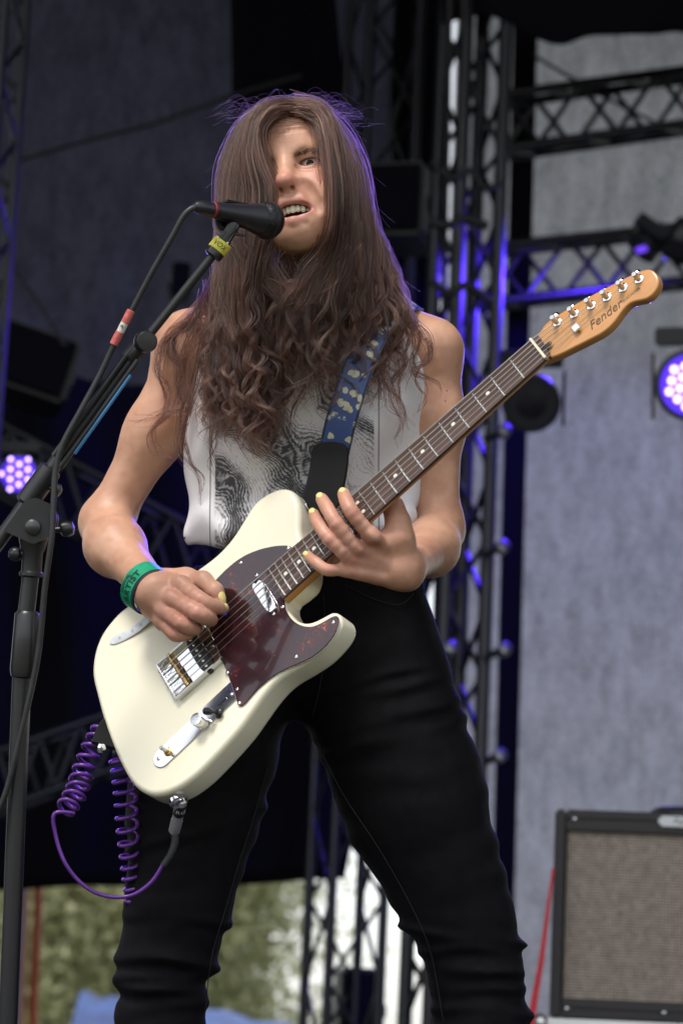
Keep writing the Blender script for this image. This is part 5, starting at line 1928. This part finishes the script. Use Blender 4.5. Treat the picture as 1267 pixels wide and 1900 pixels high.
lathe('clip_ferrule', [(.010, -.006), (.0125, -.004), (.0125, .004), (.0105, .008)], b0, bdir, pole_m, ST, 22)
tape = mat('yellow_tape', (.62, .56, .06), .6)
noise_color(tape, (.50, .46, .05), (.68, .62, .10), 90)
tp_o = lathe('yellow_tape', [(.0126, 0), (.0134, .0006), (.0134, .0145), (.0126, .0152)], b0 + bdir*.004, bdir, tape, ST, 26)
ink2 = mat('marker_ink', (.02, .02, .02), .7)
def tape_warp(co):
    fr = unit(TW - (TW @ bdir)*bdir); sd_ = np.cross(fr, bdir)
    if sd_ @ RT < 0: sd_ = -sd_
    return np.array([b0 + bdir*(.0116 + c[1]) + .0137*(math.cos(c[0]/.0134)*fr + math.sin(c[0]/.0134)*sd_) for c in co])
text_mesh('tape_lettering', 'VOX', .0095, ink2, None, RT, UP, tp_o, warp=tape_warp, shear=.2)
# boom
clA = Pt(268, 634, 3.645)
rod('boom_inner_tube', b0, Pt(240, 668, 3.643), .0060, pole_m, ST, 18)
lathe('boom_clutch', [(.0095, -.018), (.0118, -.015), (.0118, .012), (.009, .018)], Pt(254, 650, 3.644), bdir, pole_m, ST, 22)
lathe('clutch_knob', [(.006, -.012), (.0135, -.010), (.0148, -.004), (.0148, .006), (.0125, .009), (.004, .0095)], Pt(270, 634, 3.628), unit(TW + .35*RT), black_plastic, ST, 24)
bo0, bo1 = Pt(252, 655, 3.644), Pt(-40, 1058, 3.630)
rod('boom_outer_tube', bo0, bo1, .0098, pole_m, ST, 20)
rod('boom_side_rod', Pt(234, 660, 3.630), Pt(100, 846, 3.622), .0042, pole_m, ST, 10)
rod('boom_side_rod', Pt(256, 668, 3.632), Pt(112, 868, 3.625), .0042, pole_m, ST, 10)
bt = mat('blue_tape_strip', (.03, .17, .36), .5)
noise_color(bt, (.02, .12, .27), (.04, .2, .42), 60)
rod('blue_tape_strip', Pt(243, 696, 3.628), Pt(139, 842, 3.622), .0022, bt, ST, 8)
lathe('boom_sleeve', [(.011, -.030), (.0155, -.027), (.0155, .027), (.011, .030)], Pt(72, 902, 3.636), unit(bo0-bo1), pole_m, ST, 24)
# swivel bracket
sw_c = Pt(64, 972, 3.625)
fx = unit(bo0-bo1); fz = unit(TW - (TW @ fx)*fx); fy = np.cross(fz, fx)
if fy @ UP > 0: fy = -fy
for s, nm in ((1, 'bracket_plate'), (-1, 'bracket_plate')):
    o_ = []
    for u, w in ((-.030, -.026), (.020, -.026), (.030, -.016), (.034, .004), (.026, .020), (.012, .027), (-.006, .026), (-.022, .016)):
        o_.append((u, w))
    o_ = resample(np.array(o_), 40, True)
    v = [sw_c + fx*a + fy*b + fz*(s*.014 + h) for h in (.0025, -.0025) for a, b in o_]
    n_ = len(o_)
    f = [tuple(range(n_)), tuple(range(2*n_-1, n_-1, -1))] + [(i, n_+i, n_+(i+1) % n_, (i+1) % n_) for i in range(n_)]
    pl = pydata(nm, v, f, pole_m, ST, False)
    bm = bmesh.new(); bm.from_mesh(pl.data); bmesh.ops.recalc_face_normals(bm, faces=bm.faces); bm.to_mesh(pl.data); bm.free(); sharp(pl, 40)
lathe('bracket_bolt', [(.0085, 0), (.0108, .002), (.0098, .006), (.006, .0085), (.001, .0092)], Pt(62, 978, 3.605), TW, mat('dark_bolt', (.06, .06, .065), .35, .6), ST, 20)
stand_top = Pt(62, 1012, 3.628); stand_low = Pt(8, 1900, 3.60)
sdn = unit(stand_low - stand_top)
lathe('swivel_collar', [(.020, -.012), (.0165, .004), (.0135, .010), (.0135, .034), (.016, .036), (.016, .040), (.0125, .042)], stand_top, sdn, pole_m, ST, 24)
rod('pole_upper', Pt(61, 1040, 3.628), Pt(48, 1150, 3.624), .0112, pole_m, ST, 20)
lathe('pole_grip', [(.013, 0), (.0165, .004), (.0175, .04), (.0185, .078), (.0165, .086), (.0125, .088)], Pt(52, 1134, 3.625), sdn, black_plastic, ST, 16)
floor_p = Pt(0, 2330, 3.60); floor_p[2] = .02
rod('pole_lower', Pt(42, 1240, 3.622), floor_p, .0125, pole_m, ST, 20)
for a in (0.3, 2.4, 4.5):
    e_ = floor_p + np.array((math.cos(a)*.32, math.sin(a)*.32, -.012))
    rod('stand_leg', floor_p + np.array((0, 0, .14)), e_, .009, pole_m, ST, 12)
lathe('wing_knob', [(.004, 0), (.004, .010), (.0095, .013), (.0110, .020), (.0085, .027), (.003, .029)], Pt(98, 984, 3.63), unit(RT + .1*UP), black_plastic, ST, 20)
lathe('wing_knob', [(.004, 0), (.004, .008), (.0085, .011), (.0098, .017), (.007, .023), (.003, .025)], Pt(52, 1028, 3.628), unit(-RT), black_plastic, ST, 20)
lathe('sleeve_knob', [(.003, 0), (.003, .006), (.0085, .009), (.0085, .014), (.003, .017)], Pt(92, 905, 3.63), unit(RT - .3*UP), black_plastic, ST, 18)

MCB = empty('microphone_cable', Pt(0, 1500, 3.60))
tag(MCB, 'black microphone cable with red and white tape markers along the boom', 'cable')
rubc = mat('black_cable_rubber', (.014, .014, .016), .5)
noise_color(rubc, (.011, .011, .013), (.02, .02, .023), 60)
cp_ = [(370, 384, 3.622), (356, 387, 3.617), (340, 402, 3.615), (318, 442, 3.615), (284, 502, 3.617), (244, 578, 3.62), (212, 640, 3.62), (186, 695, 3.62), (150, 762, 3.615), (118, 822, 3.612), (104, 870, 3.61), (100, 930, 3.605), (96, 1000, 3.60), (84, 1090, 3.60), (72, 1210, 3.60), (52, 1310, 3.60), (30, 1400, 3.60), (8, 1480, 3.60), (-30, 1560, 3.6)]
Pcb = catmull([Pt(*p) for p in cp_], 160)
tube('cable_sheath', Pcb, .0042, rubc, MCB, 10)
def marker(name, p0, p1, m, r=.0056):
    a, b = Pt(*p0, 3.6195), Pt(*p1, 3.6195)
    ax = unit(b-a); ln = np.linalg.norm(b-a)
    return lathe(name, [(r*.85, 0), (r, .0006), (r*1.03, ln*.5), (r, ln-.0006), (r*.85, ln)], a, ax, m, MCB, 18)
red_t = mat('red_tape_marker', (.50, .10, .09), .5)
noise_color(red_t, (.38, .06, .055), (.58, .15, .13), 200)
wh_t = mat('white_tape_marker', (.55, .53, .47), .6)
noise_color(wh_t, (.48, .46, .40), (.62, .60, .54), 150)
marker('red_tape', (244, 576), (232, 600), red_t)
wmk = marker('white_tape', (232, 599), (223, 617), wh_t, .0052)
marker('red_tape', (223, 616), (211, 640), red_t)
mk_c = Pt(227, 607, 3.6140)
text_mesh('tape_number', '9', .0085, ink2, mk_c, unit(RT*.9 + UP*.2), unit(UP*.9 - RT*.2), wmk)

# ================================================================== amplifier on its case
AM0 = Pt(1018, 1888, 6.3)
yw = rad(-6)
ax_ = np.array((math.cos(yw), math.sin(yw), 0)); ay_ = np.array((-math.sin(yw), math.cos(yw), 0)); az_ = np.array((0, 0, 1.0))
tolex = mat('black_tolex', (.022, .019, .020), .55)
noise_bump(tolex, 500, .6, .0012)
grill = mat('oatmeal_grille_cloth', (.28, .22, .17), .8)
def wave_ax(m, ax, sc):
    s = N(m, 'ShaderNodeVectorMath', _operation='DOT_PRODUCT'); s.inputs[1].default_value = tuple(ax)
    L(m, coords(m), s.inputs[0])
    return math_n(m, 'SINE', math_n(m, 'MULTIPLY', s.outputs['Value'], sc))
w1 = wave_ax(grill, (1, 0, 0), 2*math.pi/.0075); w2 = wave_ax(grill, (0, 0, 1), 2*math.pi/.0068)
wsum = math_n(grill, 'ADD', math_n(grill, 'MULTIPLY', w1, .14), math_n(grill, 'MULTIPLY', w2, .3))
nzg = N(grill, 'ShaderNodeTexNoise', Scale=55, Detail=5, Roughness=.8); L(grill, coords(grill), nzg.inputs['Vector'])
wsum = math_n(grill, 'ADD', wsum, nzg.outputs[0])
L(grill, ramp(grill, wsum, [(.12, (.065, .054, .047)), (.5, (.26, .215, .18)), (.9, (.48, .39, .315))]), bsdf(grill).inputs['Base Color'])
AW, AH, AD = .60, .476, .26
def am(x, y, z): return AM0 + ax_*x + ay_*y + az_*z
AE = empty('guitar_amplifier', am(AW/2, AD/2, 0))
tag(AE, 'black combo guitar amplifier with oatmeal grille cloth on a flight case', 'amplifier')
T_ = .026
slab('cabinet_side', am(T_/2, AD/2, AH/2), (T_, AD, AH), tolex, AE, (ax_, ay_, az_), .006)
slab('cabinet_side', am(AW-T_/2, AD/2, AH/2), (T_, AD, AH), tolex, AE, (ax_, ay_, az_), .006)
slab('cabinet_top', am(AW/2, AD/2, AH-.011), (AW-2*T_-.001, AD-.004, .022), tolex, AE, (ax_, ay_, az_), .004)
slab('cabinet_bottom', am(AW/2, AD/2, .011), (AW-2*T_-.001, AD-.004, .022), tolex, AE, (ax_, ay_, az_), .004)
slab('cabinet_back', am(AW/2, AD-.012, AH/2), (AW-2*T_-.002, .012, AH-.046), tolex, AE, (ax_, ay_, az_), .002)
slab('front_rail', am(AW/2, .012, AH-.036), (AW-2*T_-.003, .018, .026), tolex, AE, (ax_, ay_, az_), .003)
slab('front_rail', am(AW/2, .012, .034), (AW-2*T_-.003, .018, .022), tolex, AE, (ax_, ay_, az_), .003)
slab('grille_cloth', am(AW/2, .026, AH/2), (AW-2*T_-.006, .012, AH-.078), grill, AE, (ax_, ay_, az_), .003)
for x, z in ((.046, AH-.022), (AW-.046, AH-.022), (.040, .022), (.26, .022), (AW-.04, .022)):
    lathe('amp_screw', [(.0045, 0), (.0045, .002), (.002, .004)], am(x, .0, z), -ay_, chrome, AE, 12)
badge = mat('silver_badge', (.45, .46, .47), .35, .7)
bd = slab('badge', am(.30, -.001, AH-.020), (.125, .006, .024), badge, AE, (ax_, ay_, az_), .006)
text_mesh('badge_lettering', 'Fender', .021, ink2, am(.30, -.0045, AH-.020), ax_, az_, bd, shear=.3)
tube('amp_handle', catmull([am(.22, AD/2, AH), am(.25, AD/2, AH+.018), am(.36, AD/2, AH+.018), am(.40, AD/2, AH)], 20), .008, rubc, AE, 8)
# flight case under it
fc = mat('grey_flight_case', (.16, .16, .17), .5)
noise_color(fc, (.12, .12, .13), (.2, .2, .21), 20)
alu = mat('aluminium_edge', (.7, .7, .7), .35, .9)
FE = empty('flight_case', am(AW/2+.03, AD/2, -.43))
tag(FE, 'flight case with pale aluminium edging under the amplifier', 'flight case')
zc = AM0[2]
slab('case_panel', am(AW/2+.03, AD/2, -zc/2-.004), (AW+.1, AD+.14, zc-.012), fc, FE, (ax_, ay_, az_), .008)
slab('case_edge', am(AW/2+.03, -.072, -.014), (AW+.11, .012, .024), alu, FE, (ax_, ay_, az_), .004)
slab('case_edge', am(-.022, AD/2, -.014), (.012, AD+.12, .024), alu, FE, (ax_, ay_, az_), .004)
for x in (-.018, AW+.078):
    ball('case_corner', am(x, -.07, -.012), (.02, .02, .02), alu, FE)
# red webbing strap hanging behind the amp edge
redw = mat('red_webbing', (.50, .008, .02), .6)
noise_color(redw, (.42, .005, .015), (.58, .015, .03), 70)
P_ = catmull([Pt(1026, 1610, 6.34), Pt(1014, 1700, 6.30), Pt(1004, 1780, 6.26), Pt(990, 1860, 6.22), Pt(980, 1930, 6.2), Pt(970, 2010, 6.2)], 24)
RS = ribbon('red_strap', P_, np.array([RT*w for w in np.linspace(.006, .022, 24)]), np.array([TW]*24), .003, redw, None)
tag(RS, 'red webbing strap hanging down beside the amplifier', 'strap')
# ================================================================== hair
hair_m = bpy.data.materials.new('brown_hair')
hair_m.use_nodes = True
nt = hair_m.node_tree
hb = nt.nodes.new('ShaderNodeBsdfHairPrincipled')
try:
    hb.model = 'CHIANG'
except Exception:
    pass
hb.parametrization = 'COLOR'
hb.inputs['Color'].default_value = (.115, .062, .042, 1)
hb.inputs['Roughness'].default_value = .42
hb.inputs['Radial Roughness'].default_value = .5
hb.inputs['Random Roughness'].default_value = .2
hi_ = nt.nodes.new('ShaderNodeAttribute'); hi_.attribute_name = 'shade'
rp_ = nt.nodes.new('ShaderNodeValToRGB')
rp_.color_ramp.elements[0].color = (.0025, .0013, .0011, 1)
_e = rp_.color_ramp.elements.new(.5); _e.color = (.027, .0108, .0076, 1)
rp_.color_ramp.elements[-1].color = (.120, .049, .031, 1)
nt.links.new(hi_.outputs['Fac'], rp_.inputs[0])
nt.links.new(rp_.outputs[0], hb.inputs['Color'])
nt.links.new(hb.outputs[0], nt.nodes['Material Output'].inputs[0])

def P3(pts): return np.array([Pt(*p) for p in pts])
def keyset(curves, n=44):
    return [resample(catmull(P3(c), 120), n) for c in curves]
LEFT = [
 [(541,199,3.800),(500,203,3.784),(476,245,3.768),(488,305,3.760),(507,352,3.757),(504,405,3.757),(490,460,3.760),(478,540,3.770),(500,630,3.782),(520,720,3.792),(505,800,3.796)],
 [(540,199,3.812),(484,218,3.787),(464,285,3.770),(476,360,3.766),(468,440,3.765),(455,540,3.772),(462,650,3.782),(478,760,3.790),(488,850,3.798)],
 [(530,206,3.845),(476,230,3.815),(452,300,3.800),(444,380,3.796),(444,460,3.792),(432,560,3.795),(434,660,3.795),(444,750,3.800),(455,820,3.802)],
 [(528,208,3.885),(468,231,3.865),(434,300,3.850),(424,380,3.843),(426,470,3.835),(418,560,3.830),(414,650,3.825),(410,730,3.830),(415,790,3.832)],
 [(526,209,3.930),(464,231,3.920),(425,300,3.905),(414,380,3.895),(414,460,3.885),(408,540,3.872),(404,620,3.860),(400,700,3.855),(396,770,3.855),(400,820,3.855)],
]
RIGHT = [
 [(541,199,3.800),(582,204,3.786),(603,244,3.764),(612,310,3.752),(615,370,3.748),(612,425,3.752),(586,480,3.770),(548,540,3.766),(530,620,3.778),(545,700,3.786),(530,770,3.792)],
 [(546,199,3.812),(602,220,3.786),(626,300,3.766),(634,380,3.762),(628,460,3.772),(602,540,3.778),(582,620,3.784),(590,690,3.790),(575,750,3.794)],
 [(554,206,3.850),(610,238,3.826),(640,310,3.808),(652,390,3.802),(658,480,3.800),(648,570,3.800),(640,640,3.800),(655,700,3.806),(640,740,3.808)],
 [(556,208,3.890),(618,240,3.875),(656,320,3.862),(672,400,3.855),(688,490,3.845),(698,570,3.835),(696,640,3.830),(706,710,3.832),(716,760,3.838)],
 [(558,209,3.930),(620,240,3.920),(662,310,3.912),(684,395,3.905),(714,480,3.895),(740,548,3.880),(748,605,3.866),(734,670,3.862),(738,720,3.862)],
]
LK, RK = keyset(LEFT), keyset(RIGHT)
def blend(keys, a):
    """smooth interpolation across the family of key curves"""
    x = a*(len(keys)-1)
    i = min(int(x), len(keys)-2)
    t = x-i
    k = [keys[min(max(j, 0), len(keys)-1)] for j in (i-1, i, i+1, i+2)]
    return .5*((2*k[1]) + (-k[0]+k[2])*t + (2*k[0]-5*k[1]+4*k[2]-k[3])*t*t + (-k[0]+3*k[1]-3*k[2]+k[3])*t**3)
strands, radii, shade = [], [], []
hr = np.random.default_rng(99)
NP = 44
U = np.linspace(0, 1, NP)
def add_clump(base, nst, spread0, spread1, wave, wl, thick=.00030, start=.34, cut=(.75, 1.0), tipspread=None, fuzz=1.0):
    """strands that gather round one lock: waves grow downwards, ends separate"""
    L_ = np.r_[0, np.cumsum(np.linalg.norm(np.diff(base, axis=0), axis=1))]
    tot = L_[-1]
    T = np.gradient(base, axis=0); T /= np.linalg.norm(T, axis=1)[:, None]
    X = np.cross(T, TW[None]); X /= np.linalg.norm(X, axis=1)[:, None] + 1e-9
    Y = np.cross(X, T)
    ph, ph2 = hr.random(2)*6.283
    tone = hr.random()
    env = np.clip((U-start)/(1-start), 0, 1)
    wlen = wl*(.65 + 1.0*hr.random()**1.5)
    w = wave*env**(.6+.8*hr.random())*(.35+1.1*hr.random())
    cen = base + X*(w*np.sin(L_/wlen*6.283 + ph))[:, None] + Y*(w*.8*np.cos(L_/wlen*6.283 + ph2))[:, None]
    for _ in range(nst):
        o = hr.normal(0, 1, 2)
        prof = (spread0 + .004*(1-U)**4)*(1-U)**1.2 + spread1*(.45 + .55*np.abs(np.sin(U*5 + ph)))*np.minimum(U*4, 1)
        dx, dy = o*1.0
        jx = .0012*fuzz*np.sin(L_/.06*6.283*(.6+.8*hr.random()) + hr.random()*6.28)*env
        jy = .0012*fuzz*np.sin(L_/.05*6.283*(.6+.8*hr.random()) + hr.random()*6.28)*env
        s = cen + X*(dx*prof + jx)[:, None] + Y*(dy*prof*.7 + jy)[:, None]
        c = cut[0] + (cut[1]-cut[0])*hr.random()
        s = resample(s[:max(8, int(NP*c))], int(NP*c))
        strands.append(s)
        shade.append(.7*tone + .3*hr.random())
        k = len(s)
        radii.append(thick*np.clip(1.15 - .65*np.linspace(0, 1, k)**2, .2, 2)*(.8+.4*hr.random()))
for keys, nclump in ((LK, 330), (RK, 350)):
    for i in range(nclump):
        a = (i + hr.random())/nclump
        lay = hr.random()
        base = blend(keys, a) + FW*(.034*lay*np.clip(U*2.5, .15, 1))[:, None]
        sh_ = hr.normal(0, .006, 3)
        base = base + np.outer(np.clip(1-U*7, 0, 1), RT*hr.normal(0, .010) + FW*.02*hr.random())
        base = base + np.outer(np.sin(U*(3+5*hr.random()) + hr.random()*6)*np.clip(U*5, 0, 1), RT*.0028 + TW*.0015)
        base = base + np.outer(np.clip(U*1.5-.2, 0, 1), sh_)
        add_clump(base, 17, .0022, .0020, .0115, .085, start=.36, cut=(.68, 1.0) if keys is LK else (.58, .86))
# dense under-layer that closes the sheet at the crown
for keys in (LK, RK):
    for i in range(90):
        a = hr.random()
        base = blend(keys, a) + FW*.012
        add_clump(base, 24, .0035, .0045, .004, .12, start=.5, cut=(.5, .72))
# loose curls over the shoulders and chest
WISPS = [
 [(400,520,3.88),(372,580,3.90),(335,610,3.91),(318,650,3.905),(340,690,3.90),(330,740,3.895),(300,790,3.90)],
 [(398,540,3.88),(360,590,3.90),(310,630,3.91),(290,680,3.905),(312,720,3.90),(300,770,3.90),(232,788,3.905)],
 [(395,560,3.88),(350,640,3.89),(335,700,3.895),(350,750,3.89),(312,770,3.89),(280,800,3.90),(300,840,3.90),(325,848,3.90)],
 [(390,600,3.87),(372,690,3.87),(355,760,3.87),(340,810,3.88),(352,850,3.88),(378,890,3.88),(372,940,3.88)],
 [(385,600,3.87),(362,680,3.87),(350,740,3.875),(330,790,3.88),(335,840,3.88),(360,880,3.885)],
 [(400,640,3.84),(395,720,3.84),(410,780,3.84),(395,840,3.85),(402,900,3.86)],
 [(440,720,3.80),(460,790,3.80),(470,830,3.80),(490,855,3.80)],
 [(520,690,3.79),(500,760,3.795),(520,800,3.80),(480,838,3.80)],
 [(740,560,3.88),(765,600,3.875),(795,630,3.87),(798,660,3.868),(772,690,3.868),(790,730,3.87),(775,780,3.87)],
 [(745,570,3.88),(770,620,3.87),(772,680,3.868),(812,710,3.868),(810,740,3.87)],
 [(730,600,3.87),(745,670,3.865),(735,730,3.862),(750,770,3.862),(765,800,3.865)],
 [(700,620,3.83),(712,690,3.83),(722,740,3.835),(740,780,3.84),(738,830,3.845)],
 [(560,640,3.785),(572,700,3.79),(548,760,3.795),(530,800,3.80)],
 [(640,620,3.80),(620,680,3.80),(640,720,3.805),(618,755,3.81)],
 [(640,440,3.780),(628,490,3.778),(596,530,3.772),(556,560,3.768),(535,610,3.772),(545,680,3.784)],
 [(632,450,3.780),(612,505,3.775),(575,545,3.768),(540,590,3.768),(525,650,3.776),(540,720,3.788)],
 [(622,455,3.780),(600,500,3.774),(566,530,3.768),(530,550,3.766),(500,590,3.768),(490,660,3.778)],
 [(456,440,3.772),(468,495,3.768),(498,535,3.766),(530,575,3.766),(540,640,3.774)],
 [(462,450,3.772),(485,505,3.768),(530,540,3.766),(565,580,3.768),(575,650,3.782)],
 [(480,450,3.770),(500,500,3.768),(520,545,3.766),(525,610,3.770),(510,690,3.784)],
 [(610,460,3.778),(590,510,3.774),(570,560,3.770),(565,630,3.776),(580,700,3.788)],
 [(500,470,3.790),(512,520,3.785),(516,580,3.780),(505,650,3.785)],
 [(585,480,3.790),(572,530,3.785),(556,590,3.782),(550,660,3.786)],
 [(545,485,3.800),(540,530,3.795),(535,590,3.788),(530,660,3.788)],
 [(470,600,3.78),(440,700,3.80),(455,770,3.80),(430,810,3.81)],
]
for wi, wp in enumerate(WISPS):
    under_chin = wp[0][1] < 490
    for rep in range(9 if under_chin else (7 if wi < 3 else 3)):
        j = hr.normal(0, 9 if under_chin else 5, (len(wp), 2))
        j[0] *= 2
        base = resample(catmull(P3([(x+a, y+b, d-.006) for (x, y, d), (a, b) in zip(wp, j)]), 90), NP)
        add_clump(base, 6 if rep else 12, .003, .0010, .004, .07, start=.1, cut=(.7, 1.0), fuzz=.6)
# curls at the ends of the mass: tight locks that hang in front of the chest
for i in range(240):
    a = hr.random()
    left = hr.random() < .68
    keys = LK if left else RK
    base = blend(keys, a)
    k0 = int(NP*(.42 + .22*hr.random()))
    seg = resample(base[k0:], NP) + np.outer(U, hr.normal(0, .012, 3)) - FW*.010*hr.random()
    add_clump(seg, 13, .0025, .0020, .017, .075, start=.05, cut=(.6, 1.0), fuzz=.8)
# single dark and light strands lying on top of the sheet: they break up the smooth fall
for keys in (LK, RK):
    for i in range(420):
        base = blend(keys, hr.random()) - FW*(.004 + .004*hr.random())
        k0 = int(NP*.02 + NP*.18*hr.random()**2)
        seg = resample(base[k0:k0 + int(NP*(.35 + .4*hr.random()))], NP) + np.outer(np.sin(U*3.14), hr.normal(0, .0022, 3))
        tn = hr.random()
        seg = seg + np.outer(np.sin(U*(4 + 8*hr.random()) + hr.random()*6)*.0012, RT)
        for q in range(3):
            strands.append(seg + hr.normal(0, .0007, 3)); shade.append(tn); radii.append(.00042*np.clip(1.2 - U**3, .2, 1)*np.clip(U*8, .2, 1))
# fly-aways
fly, flr = [], []
for i in range(260):
    keys = LK if hr.random() < .5 else RK
    base = blend(keys, .35 + .65*hr.random()) + FW*.02*hr.random()
    k0 = int(NP*hr.random()*.7)
    ln = int(7 + 6*hr.random())
    seg = base[k0:k0+ln]
    if len(seg) < 6: continue
    out = unit(seg[0] - Pt(545, 330, 3.9)*1.0)
    out = out - (out @ FW)*FW*.5
    uu = np.linspace(0, 1, len(seg))
    s = seg + np.outer(uu**1.5, out*(.002 + .022*hr.random()**2) + hr.normal(0, .012, 3))
    fly.append(s); flr.append(np.full(len(s), .00010))
for i in range(420):
    # crown frizz: short broken hairs that lift off the crown and curl back
    x = 470 + 150*hr.random()
    y = 213 + ((x-545)/100)**2*42
    p = Pt(x, y, 3.83 + .10*hr.random())
    sd = hr.choice((-1, 1))
    hgt = .004 + .030*hr.random()**2.2
    ln = .02 + .05*hr.random()
    t = np.linspace(0, 1, 14)
    w_ = hr.normal(0, .0035)
    fly.append(p + np.outer(np.sin(t*2.5)*hgt, UP) + np.outer(t*ln*sd, RT) + np.outer(np.sin(t*9 + hr.random()*6)*w_, UP*.8+RT*.3) + np.outer(t*hr.normal(0, .02), FW))
    flr.append(np.full(14, .00007))
for i in range(26):
    # stray hairs across the forehead
    p = HW((.02 - .05*hr.random(), .088, .06 - .02*hr.random()))[0] + TW*.004
    q = HW((.035 - .05*hr.random(), .094, .02 + .02*hr.random()))[0] + TW*.004
    t = np.linspace(0, 1, 9)[:, None]
    fly.append(p*(1-t) + q*t + np.sin(t*3.14)*(TW*.006 + hr.normal(0, .004, 3)))
    flr.append(np.full(9, .00006))
# scalp cap so that no skin shows through the parting
cap = [ell((0, -.014, .028), (.075, .092, .079), .01),
       ell((.003, .086, -.016), (.060, .074, .094), .006, '-'),
       ell((0, .02, -.16), (.3, .3, .11), .01, '-')]
vc, qc = sdf_mesh(cap, .004)
scalp_m = mat('scalp_hair', (.045, .026, .02), .7)
_n = N(scalp_m, 'ShaderNodeTexNoise', Scale=200, Detail=3); L(scalp_m, coords(scalp_m, 'Object', (1, 1, .2)), _n.inputs['Vector'])
L(scalp_m, ramp(scalp_m, _n.outputs[0], [(.3, (.025, .015, .012)), (.7, (.07, .042, .032))]), bsdf(scalp_m).inputs['Base Color'])
hair = link('hair', quad_mesh('hair', HW(vc), qc), scalp_m, PE)
hair['label'] = 'long wavy brown hair falling over one eye and the shoulders'
hair_curves('hair_locks', strands, radii, hair_m, hair, shade)
hair_curves('loose_hairs', fly, flr, hair_m, hair, hr.random(len(fly)))
